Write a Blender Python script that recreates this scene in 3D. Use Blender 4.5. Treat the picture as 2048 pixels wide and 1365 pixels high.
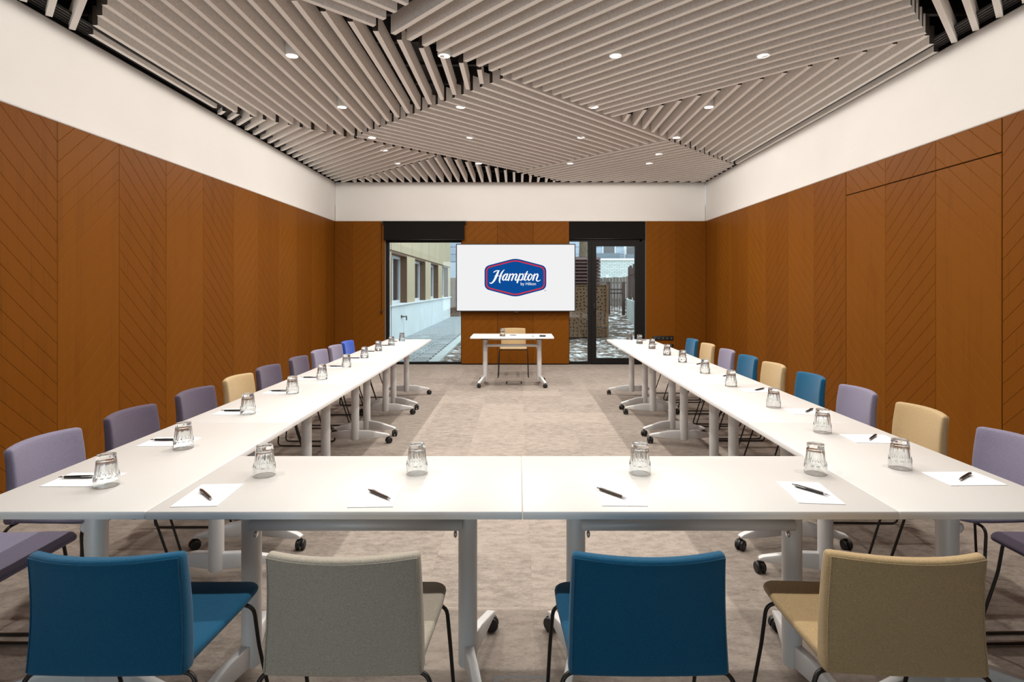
import bpy, bmesh, math, random
from mathutils import Vector, Matrix
random.seed(7)
S = bpy.context.scene
C = S.collection
for o in list(bpy.data.objects):
    bpy.data.objects.remove(o)

# ------------------------------------------------------------------ camera, sky, exposure
F_PX, EYE, VX, VY = 1143.0, 1.444, 1036.0, 574.7
cam = bpy.data.cameras.new('camera')
cam.sensor_width = 36.0
cam.lens = 36.0 * F_PX / 2048.0
cam.shift_x = -(VX - 1024.0) / 2048.0
cam.shift_y = -(682.5 - VY) / 2048.0
cam.clip_start = 0.05
cam_o = bpy.data.objects.new('camera', cam)
C.objects.link(cam_o)
cam_o.location = (0, 0, EYE)
cam_o.rotation_euler = (math.pi / 2, 0, 0)
S.camera = cam_o

world = bpy.data.worlds.new('overcast_sky')
S.world = world
world.use_nodes = True
wb = world.node_tree.nodes['Background']
wb.inputs[0].default_value = (0.84, 0.93, 1.0, 1)
wb.inputs[1].default_value = 2.7

S.view_settings.view_transform = 'Standard'
S.view_settings.look = 'None'
S.view_settings.gamma = 1.0
S.view_settings.use_curve_mapping = False
S.view_settings.exposure = 0.28
try:
    S.cycles.max_bounces = 20
    S.cycles.diffuse_bounces = 10
    S.cycles.glossy_bounces = 6
    S.cycles.transmission_bounces = 14
    S.cycles.transparent_max_bounces = 24
except Exception:
    pass

LAMP_WIDE, LAMP_BEAM = 17.5, 50.0    # watts of one ceiling downlight: its wide wash and its beam
LAMP_COL = (1.0, 0.94, 0.865)

# ------------------------------------------------------------------ room measures (metres)
XL, XR, YB, YR = -3.413, 3.497, 10.63, -3.2
ZW = 2.669        # top of the timber panelling
ZS = 3.39         # underside of the ceiling slats
TT = 0.73         # table top height


def px(x, y, z):
    """point of the horizontal plane z seen at photo pixel (x, y)"""
    d = F_PX * (EYE - z) / (y - VY)
    return ((x - VX) * d / F_PX, d)


# ------------------------------------------------------------------ materials
def lin(c):
    c = c / 255.0
    return c / 12.92 if c <= 0.04045 else ((c + 0.055) / 1.055) ** 2.4


def rgb(r, g, b):
    return (lin(r), lin(g), lin(b), 1.0)


MATS = {}


def mat(name, col, rough=0.5, metal=0.0, spec=0.5, noise=None, bump=None, sheen=0.0):
    """noise=(scale xyz, amount, detail) varies the colour; bump=(scale xyz, strength, distance)"""
    m = bpy.data.materials.new(name)
    m.use_nodes = True
    nt = m.node_tree
    b = nt.nodes['Principled BSDF']
    b.inputs['Base Color'].default_value = col
    b.inputs['Roughness'].default_value = rough
    b.inputs['Metallic'].default_value = metal
    b.inputs['Specular IOR Level'].default_value = spec
    if sheen:
        b.inputs['Sheen Weight'].default_value = sheen
    geo = None
    if noise or bump:
        geo = nt.nodes.new('ShaderNodeNewGeometry')

    def ntex(scale, detail):
        mp = nt.nodes.new('ShaderNodeMapping')
        mp.inputs['Scale'].default_value = scale
        nt.links.new(geo.outputs['Position'], mp.inputs['Vector'])
        t = nt.nodes.new('ShaderNodeTexNoise')
        t.inputs['Scale'].default_value = 1.0
        t.inputs['Detail'].default_value = detail
        nt.links.new(mp.outputs['Vector'], t.inputs['Vector'])
        return t
    if noise:
        t = ntex(noise[0], noise[2])
        r = nt.nodes.new('ShaderNodeValToRGB')
        a = noise[1]
        r.color_ramp.elements[0].position = 0.3
        r.color_ramp.elements[1].position = 0.7
        r.color_ramp.elements[0].color = tuple(max(0, c * (1 - a)) for c in col[:3]) + (1,)
        r.color_ramp.elements[1].color = tuple(min(1, c * (1 + a)) for c in col[:3]) + (1,)
        nt.links.new(t.outputs['Fac'], r.inputs['Fac'])
        nt.links.new(r.outputs['Color'], b.inputs['Base Color'])
    if bump:
        t = ntex(bump[0], 2)
        bn = nt.nodes.new('ShaderNodeBump')
        bn.inputs['Strength'].default_value = bump[1]
        bn.inputs['Distance'].default_value = bump[2]
        nt.links.new(t.outputs['Fac'], bn.inputs['Height'])
        nt.links.new(bn.outputs['Normal'], b.inputs['Normal'])
    MATS[name] = m
    return m


def emis(name, col, strength):
    m = bpy.data.materials.new(name)
    m.use_nodes = True
    nt = m.node_tree
    nt.nodes.remove(nt.nodes['Principled BSDF'])
    e = nt.nodes.new('ShaderNodeEmission')
    e.inputs[0].default_value = col
    e.inputs[1].default_value = strength
    nt.links.new(e.outputs[0], nt.nodes['Material Output'].inputs[0])
    MATS[name] = m
    return m


def wood(name, a, b_, rough=0.42):
    m = bpy.data.materials.new(name)
    m.use_nodes = True
    nt = m.node_tree
    bs = nt.nodes['Principled BSDF']
    bs.inputs['Roughness'].default_value = rough
    bs.inputs['Specular IOR Level'].default_value = 0.05
    geo = nt.nodes.new('ShaderNodeNewGeometry')
    inf = nt.nodes.new('ShaderNodeObjectInfo')
    mp = nt.nodes.new('ShaderNodeMapping')
    mp.inputs['Scale'].default_value = (95, 95, 1.6)
    nt.links.new(geo.outputs['Position'], mp.inputs['Vector'])
    n1 = nt.nodes.new('ShaderNodeTexNoise')
    n1.inputs['Scale'].default_value = 1
    n1.inputs['Detail'].default_value = 4
    nt.links.new(mp.outputs[0], n1.inputs['Vector'])
    mp2 = nt.nodes.new('ShaderNodeMapping')
    mp2.inputs['Scale'].default_value = (9, 9, 0.5)
    nt.links.new(geo.outputs['Position'], mp2.inputs['Vector'])
    n2 = nt.nodes.new('ShaderNodeTexNoise')
    n2.inputs['Scale'].default_value = 1
    n2.inputs['Detail'].default_value = 3
    nt.links.new(mp2.outputs[0], n2.inputs['Vector'])
    ad = nt.nodes.new('ShaderNodeMath')
    ad.operation = 'ADD'
    nt.links.new(n1.outputs['Fac'], ad.inputs[0])
    nt.links.new(n2.outputs['Fac'], ad.inputs[1])
    ad2 = nt.nodes.new('ShaderNodeMath')
    ad2.operation = 'MULTIPLY_ADD'
    ad2.inputs[1].default_value = 0.10
    nt.links.new(inf.outputs['Random'], ad2.inputs[0])
    nt.links.new(ad.outputs[0], ad2.inputs[2])
    r = nt.nodes.new('ShaderNodeValToRGB')
    r.color_ramp.elements[0].position = 0.60
    r.color_ramp.elements[1].position = 1.45
    r.color_ramp.elements[0].color = a
    r.color_ramp.elements[1].color = b_
    nt.links.new(ad2.outputs[0], r.inputs['Fac'])
    nt.links.new(r.outputs['Color'], bs.inputs['Base Color'])
    MATS[name] = m
    return m


def pane_mat(name, tint, boost=1.0):
    m = bpy.data.materials.new(name)
    m.use_nodes = True
    nt = m.node_tree
    nt.nodes.remove(nt.nodes['Principled BSDF'])
    fr = nt.nodes.new('ShaderNodeFresnel')
    fr.inputs['IOR'].default_value = 1.52
    mu = nt.nodes.new('ShaderNodeMath')
    mu.operation = 'MULTIPLY'
    mu.use_clamp = True
    mu.inputs[1].default_value = boost
    tr = nt.nodes.new('ShaderNodeBsdfTransparent')
    tr.inputs[0].default_value = tint
    gl = nt.nodes.new('ShaderNodeBsdfGlossy')
    gl.inputs['Roughness'].default_value = 0.0
    mx = nt.nodes.new('ShaderNodeMixShader')
    nt.links.new(fr.outputs[0], mu.inputs[0])
    nt.links.new(mu.outputs[0], mx.inputs[0])
    nt.links.new(tr.outputs[0], mx.inputs[1])
    nt.links.new(gl.outputs[0], mx.inputs[2])
    nt.links.new(mx.outputs[0], nt.nodes['Material Output'].inputs[0])
    MATS[name] = m
    return m


def carpet_mat():
    m = bpy.data.materials.new('carpet')
    m.use_nodes = True
    nt = m.node_tree
    b = nt.nodes['Principled BSDF']
    b.inputs['Roughness'].default_value = 0.95
    b.inputs['Specular IOR Level'].default_value = 0.1
    geo = nt.nodes.new('ShaderNodeNewGeometry')
    inf = nt.nodes.new('ShaderNodeObjectInfo')
    cmb = nt.nodes.new('ShaderNodeCombineXYZ')
    ml = nt.nodes.new('ShaderNodeMath')
    ml.operation = 'MULTIPLY'
    ml.inputs[1].default_value = 40.0
    nt.links.new(inf.outputs['Random'], ml.inputs[0])
    nt.links.new(ml.outputs[0], cmb.inputs[2])
    va = nt.nodes.new('ShaderNodeVectorMath')
    va.operation = 'ADD'
    nt.links.new(geo.outputs['Position'], va.inputs[0])
    nt.links.new(cmb.outputs[0], va.inputs[1])

    def nz(scale, detail, rough=0.6):
        mp = nt.nodes.new('ShaderNodeMapping')
        mp.inputs['Scale'].default_value = scale
        nt.links.new(va.outputs[0], mp.inputs['Vector'])
        t = nt.nodes.new('ShaderNodeTexNoise')
        t.inputs['Scale'].default_value = 1
        t.inputs['Detail'].default_value = detail
        t.inputs['Roughness'].default_value = rough
        nt.links.new(mp.outputs[0], t.inputs['Vector'])
        return t
    a = nz((11, 24, 1), 8, 0.75)
    c = nz((60, 260, 1), 2)
    e = nz((900, 900, 1), 1)
    s1 = nt.nodes.new('ShaderNodeMath'); s1.operation = 'MULTIPLY_ADD'
    s1.inputs[1].default_value = 0.45
    nt.links.new(c.outputs['Fac'], s1.inputs[0]); nt.links.new(a.outputs['Fac'], s1.inputs[2])
    s2 = nt.nodes.new('ShaderNodeMath'); s2.operation = 'MULTIPLY_ADD'
    s2.inputs[1].default_value = 0.22
    nt.links.new(e.outputs['Fac'], s2.inputs[0]); nt.links.new(s1.outputs[0], s2.inputs[2])
    s3 = nt.nodes.new('ShaderNodeMath'); s3.operation = 'MULTIPLY_ADD'
    s3.inputs[1].default_value = 0.10
    nt.links.new(inf.outputs['Random'], s3.inputs[0]); nt.links.new(s2.outputs[0], s3.inputs[2])
    r = nt.nodes.new('ShaderNodeValToRGB')
    r.color_ramp.elements[0].position = 0.62
    r.color_ramp.elements[1].position = 1.12
    r.color_ramp.elements[0].color = CARPET_A
    r.color_ramp.elements[1].color = CARPET_B
    nt.links.new(s3.outputs[0], r.inputs['Fac'])
    nt.links.new(r.outputs['Color'], b.inputs['Base Color'])
    bn = nt.nodes.new('ShaderNodeBump')
    bn.inputs['Strength'].default_value = 0.35
    bn.inputs['Distance'].default_value = 0.003
    nt.links.new(e.outputs['Fac'], bn.inputs['Height'])
    nt.links.new(bn.outputs['Normal'], b.inputs['Normal'])
    MATS['carpet'] = m


CARPET_A, CARPET_B = rgb(112, 104, 98), rgb(160, 150, 141)
carpet_mat()
mat('floor_slab', rgb(60, 56, 52), 0.9)
mat('plaster', rgb(222, 220, 217), 0.85, spec=0.2, noise=((1.2, 1.2, 1.2), 0.025, 4), bump=((14, 14, 40), 0.25, 0.004))
wood('oak_rising', rgb(101, 58, 13), rgb(115, 67, 16))
wood('oak_falling', rgb(96, 55, 12), rgb(110, 63, 15))
mat('oak_core', rgb(24, 13, 5), 0.7)
mat('felt', rgb(245, 241, 236), 0.95, spec=0.1, noise=((55, 55, 55), 0.08, 4))
mat('felt_edge', rgb(254, 252, 249), 0.9, spec=0.1)
mat('hollow_end_shade', rgb(74, 68, 64), 0.9, spec=0.1)  # flat dark grey painted for the shade inside the hollow slat ends
mat('void_black', rgb(22, 21, 22), 0.8, spec=0.2)
mat('rail_black', rgb(34, 32, 32), 0.55)
mat('grille_grey', rgb(70, 68, 68), 0.5)
mat('white_metal', rgb(240, 238, 234), 0.4)
emis('lamp_glow', (1.0, 0.95, 0.88, 1), 9.0)
mat('laminate', rgb(200, 199, 197), 0.38, spec=0.35)
mat('edge_band', rgb(240, 241, 242), 0.45)
mat('silver', rgb(216, 217, 218), 0.42, metal=0.1, spec=0.5)
mat('black_plastic', rgb(22, 22, 23), 0.45)
mat('black_steel', rgb(36, 33, 32), 0.4, metal=0.3)
mat('black_frame', rgb(20, 18, 17), 0.6, spec=0.2)
mat('blind_fabric', rgb(20, 17, 14), 0.85, spec=0.15)
mat('reveal_grey', rgb(120, 122, 124), 0.6)
mat('chrome', rgb(205, 205, 208), 0.18, metal=1.0)
mat('paper', rgb(236, 237, 240), 0.8, spec=0.1)
mat('pen_black', rgb(24, 23, 24), 0.35)
mat('pen_brown', rgb(58, 42, 30), 0.35)
mat('steel_lid', rgb(96, 93, 90), 0.5, metal=0.4)
pane_mat('window_glass', (0.94, 0.97, 0.965, 1), 1.3)


def fabric(name, c):
    return mat(name, rgb(*c), 0.92, spec=0.12, noise=((420, 420, 420), 0.22, 2), bump=((700, 700, 700), 0.5, 0.0015), sheen=0.15)


fabric('fabric_blue', (18, 82, 116))
fabric('fabric_royal', (48, 80, 168))
fabric('fabric_tan', (172, 149, 112))
fabric('fabric_greige', (166, 160, 148))  # tan fabric with the bluish rear daylight mixed into its colour
fabric('fabric_lilac', (122, 117, 138))
fabric('fabric_plum', (84, 75, 92))

tg = bpy.data.materials.new('tumbler_glass')
tg.use_nodes = True
_nt = tg.node_tree
_nt.nodes.remove(_nt.nodes['Principled BSDF'])
_g = _nt.nodes.new('ShaderNodeBsdfGlass')
_g.inputs['Roughness'].default_value = 0.0
_g.inputs['IOR'].default_value = 1.5
_g.inputs['Color'].default_value = (0.97, 0.98, 0.98, 1)
_t = _nt.nodes.new('ShaderNodeBsdfTransparent')
_t.inputs[0].default_value = (0.96, 0.97, 0.97, 1)
_m = _nt.nodes.new('ShaderNodeMixShader')
_m.inputs[0].default_value = 0.04
_nt.links.new(_g.outputs[0], _m.inputs[1])
_nt.links.new(_t.outputs[0], _m.inputs[2])
_nt.links.new(_m.outputs[0], _nt.nodes['Material Output'].inputs[0])
MATS['tumbler_glass'] = tg


# ------------------------------------------------------------------ mesh helpers
class MB:
    """collects geometry; build() links it as one mesh object"""

    def __init__(s):
        s.v, s.f, s.mi, s.sm = [], [], [], []

    def face(s, idx, m=0, smooth=False):
        s.f.append(idx); s.mi.append(m); s.sm.append(smooth)

    def box(s, a, b, m=0):
        n = len(s.v)
        x0, y0, z0 = a; x1, y1, z1 = b
        s.v += [(x0, y0, z0), (x1, y0, z0), (x1, y1, z0), (x0, y1, z0),
                (x0, y0, z1), (x1, y0, z1), (x1, y1, z1), (x0, y1, z1)]
        for q in ((0, 3, 2, 1), (4, 5, 6, 7), (0, 1, 5, 4), (1, 2, 6, 5), (2, 3, 7, 6), (3, 0, 4, 7)):
            s.face([n + k for k in q], m)
        return s

    def prism(s, poly, axis, lo, hi, m=0):
        """poly 2-D points, extruded along axis ('x','y','z')"""
        n = len(s.v); k = len(poly)

        def P(u, w, t):
            return {'x': (t, u, w), 'y': (u, t, w), 'z': (u, w, t)}[axis]
        s.v += [P(u, w, lo) for u, w in poly] + [P(u, w, hi) for u, w in poly]
        s.face([n + i for i in range(k)][::-1], m)
        s.face([n + k + i for i in range(k)], m)
        for i in range(k):
            j = (i + 1) % k
            s.face([n + i, n + j, n + k + j, n + k + i], m)
        return s

    def lathe(s, prof, seg=24, m=0, center=(0, 0, 0), smooth=True, axis='z', cap=True):
        n = len(s.v); r_ = len(prof)
        for r, z in prof:
            for i in range(seg):
                a = 2 * math.pi * i / seg
                c, q = r * math.cos(a), r * math.sin(a)
                p = {'z': (c, q, z), 'x': (z, c, q), 'y': (q, z, c)}[axis]
                s.v.append((p[0] + center[0], p[1] + center[1], p[2] + center[2]))
        for k in range(r_ - 1):
            for i in range(seg):
                j = (i + 1) % seg
                s.face([n + k * seg + i, n + k * seg + j, n + (k + 1) * seg + j, n + (k + 1) * seg + i], m, smooth)
        if cap:
            s.face([n + i for i in range(seg)][::-1], m)
            s.face([n + (r_ - 1) * seg + i for i in range(seg)], m)
        return s

    def tube(s, pts, rad, seg=8, m=0, closed=False):
        pts = [Vector(p) for p in pts]
        n = len(s.v); k = len(pts)
        up = None
        for i, p in enumerate(pts):
            a = pts[i - 1] if (i > 0 or closed) else p
            b = pts[(i + 1) % k] if (i < k - 1 or closed) else p
            t = (b - a).normalized()
            if up is None:
                up = Vector((0, 0, 1)) if abs(t.z) < 0.9 else Vector((1, 0, 0))
            side = t.cross(up)
            if side.length < 1e-5:
                side = t.cross(Vector((0, 1, 0)))
            side.normalize()
            up = side.cross(t).normalized()
            r = rad[i] if isinstance(rad, (list, tuple)) else rad
            for j in range(seg):
                an = 2 * math.pi * j / seg
                q = p + side * (math.cos(an) * r) + up * (math.sin(an) * r)
                s.v.append(tuple(q))
        for i in range(k if closed else k - 1):
            i2 = (i + 1) % k
            for j in range(seg):
                j2 = (j + 1) % seg
                s.face([n + i * seg + j, n + i * seg + j2, n + i2 * seg + j2, n + i2 * seg + j], m, True)
        if not closed:
            s.face([n + j for j in range(seg)][::-1], m)
            s.face([n + (k - 1) * seg + j for j in range(seg)], m)
        return s

    def mesh(s, name, mats, bevel=0.0, bseg=2, recalc=True):
        me = bpy.data.meshes.new(name)
        me.from_pydata(s.v, [], s.f)
        me.polygons.foreach_set('material_index', s.mi)
        me.polygons.foreach_set('use_smooth', s.sm)
        for mm in ([mats] if isinstance(mats, str) else mats):
            me.materials.append(MATS[mm])
        if bevel or recalc:
            bm = bmesh.new()
            bm.from_mesh(me)
            if recalc:
                bmesh.ops.recalc_face_normals(bm, faces=bm.faces)
            if bevel:
                es = [e for e in bm.edges if len(e.link_faces) == 2 and e.calc_face_angle(0) > 0.6]
                ret = bmesh.ops.bevel(bm, geom=es, offset=bevel, segments=bseg, affect='EDGES', profile=0.5)
                if bseg > 1:
                    for f in ret['faces']:
                        f.smooth = True
            bm.to_mesh(me)
            bm.free()
            if bevel and bseg > 1:
                try:
                    me.set_sharp_from_angle(angle=0.9)
                except Exception:
                    pass
        me.update()
        return me

    def build(s, name, mats, parent=None, bevel=0.0, bseg=2, loc=(0, 0, 0), rot=0.0):
        return link(name, s.mesh(name, mats, bevel, bseg), parent, loc, rot)


def link(name, me, parent=None, loc=(0, 0, 0), rot=0.0):
    o = bpy.data.objects.new(name, me)
    C.objects.link(o)
    o.location = loc
    o.rotation_euler = (0, 0, rot)
    if parent:
        o.parent = parent
    return o


def tag(o, label, cat, group=None):
    o['label'] = label
    o['category'] = cat
    if group:
        o['group'] = group
    return o


def struct(o):
    o['kind'] = 'structure'
    return o


def thing(name, label, cat, loc=(0, 0, 0), rot=0.0, group=None):
    o = bpy.data.objects.new(name, None)
    o.empty_display_size = 0.1
    C.objects.link(o)
    o.location = loc
    o.rotation_euler = (0, 0, rot)
    return tag(o, label, cat, group)


def dup(o, parent=None):
    c = o.copy()
    C.objects.link(c)
    c.parent = parent
    for ch in list(o.children):
        dup(ch, c)
    return c


def catmull(pts, n=6):
    out = []
    k = len(pts)
    for i in range(k - 1):
        p0, p1, p2, p3 = pts[max(0, i - 1)], pts[i], pts[i + 1], pts[min(k - 1, i + 2)]
        for j in range(n):
            t = j / n
            out.append(tuple(0.5 * ((2 * b) + (-a + c) * t + (2 * a - 5 * b + 4 * c - d) * t * t + (-a + 3 * b - 3 * c + d) * t ** 3)
                             for a, b, c, d in zip(p0, p1, p2, p3)))
    out.append(tuple(pts[-1]))
    return out


def rounded_path(pts, r, n=4):
    """polyline with its corners rounded"""
    pts = [Vector(p) for p in pts]
    out = [pts[0]]
    for i in range(1, len(pts) - 1):
        a, b, c = pts[i - 1], pts[i], pts[i + 1]
        d1, d2 = (a - b), (c - b)
        rr = min(r, d1.length * 0.45, d2.length * 0.45)
        s, e = b + d1.normalized() * rr, b + d2.normalized() * rr
        for j in range(n + 1):
            t = j / n
            out.append(s * (1 - t) ** 2 + b * (2 * t * (1 - t)) + e * t * t)
    out.append(pts[-1])
    return out


def clip_poly(poly, lo, hi):
    """clip 2-D polygon (u, z) to lo <= z <= hi"""
    def cut(ps, keep, zc):
        res = []
        for i in range(len(ps)):
            a, b = ps[i], ps[(i + 1) % len(ps)]
            if keep(a[1]):
                res.append(a)
            if keep(a[1]) != keep(b[1]):
                t = (zc - a[1]) / (b[1] - a[1])
                res.append((a[0] + t * (b[0] - a[0]), zc))
        return res
    ps = cut(poly, lambda z: z >= lo, lo)
    if len(ps) >= 3:
        ps = cut(ps, lambda z: z <= hi, hi)
    return ps


def inset(poly, d):
    n = len(poly)
    area = sum(poly[i][0] * poly[(i + 1) % n][1] - poly[(i + 1) % n][0] * poly[i][1] for i in range(n))
    if area < 0:
        poly = poly[::-1]
    out = []
    for i in range(n):
        a, b, c = Vector(poly[i - 1]), Vector(poly[i]), Vector(poly[(i + 1) % n])
        e1, e2 = (b - a), (c - b)
        if e1.length < 1e-6 or e2.length < 1e-6:
            out.append(tuple(b)); continue
        e1.normalize(); e2.normalize()
        n1, n2 = Vector((-e1.y, e1.x)), Vector((-e2.y, e2.x))
        m = n1 + n2
        if m.length < 1e-4:
            out.append(tuple(b)); continue
        m.normalize()
        out.append(tuple(b + m * (d / max(0.35, m.dot(n1)))))
    return poly, out


# ------------------------------------------------------------------ the room shell
floor = struct(MB().box((XL - 0.2, YR, -0.2), (XR + 0.2, YB + 0.12, -0.012)).build('floor', 'floor_slab'))
tile_me = MB().box((-0.24985, -0.24985, -0.012), (0.24985, 0.24985, 0)).mesh('carpet_tile', 'carpet')
tx0 = XL + 0.23
nx = 14
ny0, ny1 = -2, 19
for iy in range(ny0, ny1):
    for ix in range(nx):
        x, y = tx0 + ix * 0.5, 1.33 + iy * 0.5
        if y > YB:
            continue
        link('carpet_tile', tile_me, floor, (x, y, 0))
# plain carpet behind the photographer and along the edges
MB().box((XL, YR, -0.012), (XR, 0.08, -0.001)).build('carpet_run', 'carpet', floor)
MB().box((XL, 10.58, -0.012), (XR, YB + 0.1, -0.002)).build('carpet_run', 'carpet', floor)

RISE, STEP, TH = 0.60, 0.15, 0.014


def board_mesh(poly, axis, face, out, mname):
    """one chamfered board; (u,z) outline, its face on plane `face`, backwards by TH away from `out`"""
    poly, ins = inset(poly, 0.0030)
    _, back = inset(poly, 0.0004)
    b = MB()
    k = len(poly)

    def P(u, z, t):
        return (t, u, z) if axis == 'x' else (u, t, z)
    b.v += [P(u, z, -TH * out) for u, z in back] + [P(u, z, -0.0018 * out) for u, z in back] + [P(u, z, 0) for u, z in ins]
    for r in range(2):
        for i in range(k):
            j = (i + 1) % k
            b.face([r * k + i, r * k + j, (r + 1) * k + j, (r + 1) * k + i])
    b.face([2 * k + i for i in range(k)])
    b.face([i for i in range(k)][::-1])
    return b.mesh('board', mname)


def chevron(parent, axis, face, out, u0, u1, rising, phase, zlo, zhi):
    """boards of one vertical strip between u0 and u1"""
    mname = 'oak_rising' if rising else 'oak_falling'
    rise = RISE * (u1 - u0) / 0.655
    full = None
    k = -8
    while True:
        z0 = phase + k * STEP
        k += 1
        if rising:
            p = [(u0, z0), (u1, z0 + rise), (u1, z0 + rise + STEP), (u0, z0 + STEP)]
        else:
            p = [(u0, z0 + rise), (u1, z0), (u1, z0 + STEP), (u0, z0 + rise + STEP)]
        if z0 > zhi:
            break
        if z0 + rise + STEP < zlo + 0.004:
            continue
        loc = (face, 0, 0) if axis == 'x' else (0, face, 0)
        if z0 >= zlo and z0 + rise + STEP <= zhi:
            if full is None:
                q = [(u, z - z0) for u, z in p]
                full = board_mesh(q, axis, face, out, mname)
            link('board', full, parent, (loc[0], loc[1], z0))
        else:
            q = clip_poly(p, zlo, zhi)
            if len(q) >= 3 and max(z for _, z in q) - min(z for _, z in q) > 0.01:
                q = [q[i] for i in range(len(q)) if (Vector(q[i]) - Vector(q[i - 1])).length > 0.003]
                if len(q) >= 3:
                    link('board', board_mesh(q, axis, face, out, mname), parent, loc)


PH = 2.07 - 12 * STEP
PIT = 0.655
wl = struct(MB().box((XL - 0.2, YR, -0.01), (XL - TH, YB + 0.12, ZW + 0.3)).build('wall_left', 'oak_core'))
jl = 4.236
strips = []
k = -2
while jl + k * PIT < YB:
    strips.append((jl + k * PIT, min(YB, jl + (k + 1) * PIT), k % 2 == 0))
    k += 1
for a, b_, r in strips:
    ph = PH if r else PH
    if b_ - a < 0.6 and not r:
        ph = PH + RISE * (1 - (b_ - a) / PIT)
    chevron(wl, 'x', XL, 1, a + 0.0008, b_ - 0.0008, r, ph, 0.006, ZW + 0.01)
MB().box((XL - TH, YR, 0.0), (XL, jl - 2 * PIT - 0.003, ZW + 0.01)).build('panel', 'oak_rising', wl)

wr = struct(MB().box((XR + TH, YR, -0.01), (XR + 0.2, YB + 0.12, ZW + 0.3)).build('wall_right', 'oak_core'))
door = struct(MB().box((XR + TH, 4.133, 0.0), (XR + TH + 0.03, 6.097, 2.42)).build('door_1', 'oak_core'))
jr = 4.13
DZ = 2.42
k = -2
while jr + k * PIT < YB:
    a, b_ = jr + k * PIT, min(YB, jr + (k + 1) * PIT)
    r = (k % 2 == 0)
    ga = 0.004 if k in (0, 3) else 0.0008
    gb = 0.004 if k in (-1, 2) else 0.0008
    ph = PH + 0.02
    if b_ - a < 0.6 and not r:
        ph += RISE * (1 - (b_ - a) / PIT)
    if 0 <= k <= 2:
        chevron(door, 'x', XR, -1, a + ga, b_ - gb, r, ph, 0.008, DZ - 0.004)
        chevron(wr, 'x', XR, -1, a + ga, b_ - gb, r, ph, DZ + 0.004, ZW + 0.01)
    else:
        chevron(wr, 'x', XR, -1, a + ga, b_ - gb, r, ph, 0.006, ZW + 0.01)
    k += 1
MB().box((XR, YR, 0.0), (XR + TH, jr - 2 * PIT - 0.003, ZW + 0.01)).build('panel', 'oak_rising', wr)

# back wall: three timber piers between two openings
OL0, OL1, OR0, OR1 = -2.47, -1.052, 0.949, 2.374
wb_ = struct(MB().box((XL, YB + TH, 0), (OL0 - 0.004, YB + 0.3, ZW + 0.3)).box((OL1 + 0.004, YB + TH, 0), (OR0 - 0.004, YB + 0.3, ZW + 0.3))
             .box((OR1 + 0.004, YB + TH, 0), (XR, YB + 0.3, ZW + 0.3)).box((OL0 - 0.004, YB + 0.12, 2.33), (OR1 + 0.004, YB + 0.3, ZW + 0.3)).build('wall_back', 'oak_core'))
third = (OR0 - OL1) / 3
for a, b_, r in ((XL, -3.08, False), (-3.08, OL0, True), (OL1, OL1 + third, True), (OL1 + third, OL1 + 2 * third, False),
                 (OL1 + 2 * third, OR0, True), (OR1, 2.93, True), (2.93, XR, False)):
    chevron(wb_, 'y', YB, -1, a + 0.001, b_ - 0.001, r, PH + 0.05, 0.02, ZW + 0.01)
# pier returns
for x0, x1 in ((OL1, OL1 + 0.004), (OR0 - 0.004, OR0)):
    MB().box((x0, YB + 0.001, 0.02), (x1, YB + 0.12, ZW)).build('return_panel', 'oak_rising', wb_)
for x0, x1 in ((OL0 - 0.004, OL0), (OR1, OR1 + 0.004)):
    MB().box((x0, YB + 0.001, 0.0), (x1, YB + 0.12, ZW)).build('return_panel', 'reveal_grey', wb_)

# rear wall behind the photographer, with a daylight window
RW0, RW1, RZ0, RZ1 = -3.3, 0.3, 0.05, 2.6
wrr = struct(MB().box((XL - 0.2, YR - 0.2, -0.01), (RW0, YR, 3.9)).box((RW1, YR - 0.2, -0.01), (XR + 0.2, YR, 3.9))
             .box((RW0, YR - 0.2, -0.01), (RW1, YR, RZ0)).box((RW0, YR - 0.2, RZ1), (RW1, YR, 3.9)).build('wall_rear', 'blind_fabric'))
w3 = struct(MB().box((RW0, YR - 0.12, RZ0), (RW0 + 0.06, YR - 0.05, RZ1)).box((RW1 - 0.06, YR - 0.12, RZ0), (RW1, YR - 0.05, RZ1))
            .box((RW0 + 0.06, YR - 0.12, RZ0), (RW1 - 0.06, YR - 0.05, RZ0 + 0.06)).box((RW0 + 0.06, YR - 0.12, RZ1 - 0.06), (RW1 - 0.06, YR - 0.05, RZ1))
            .box((-1.43, YR - 0.12, RZ0 + 0.06), (-1.37, YR - 0.05, RZ1 - 0.06)).build('window_3', 'black_frame'))
for a, b_ in ((RW0 + 0.06, -1.43), (-1.37, RW1 - 0.06)):
    MB().box((a, YR - 0.09, RZ0 + 0.06), (b_, YR - 0.08, RZ1 - 0.06)).build('pane', 'window_glass', w3)

# white plaster band above the timber
ZC = 3.40
band = MB()
band.box((XL - 0.2, YR, ZW), (XL + 0.012, YB, ZC))
trim1 = struct(band.build('trim_1', 'plaster', bevel=0.014, bseg=3))
trim2 = struct(MB().box((XR - 0.012, YR, ZW), (XR + 0.2, YB, ZC)).build('trim_2', 'plaster', bevel=0.014, bseg=3))
trim3 = struct(MB().box((XL + 0.012, YB - 0.012, ZW), (XR - 0.012, YB + 0.3, ZC)).build('trim_3', 'plaster', bevel=0.014, bseg=3))

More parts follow.
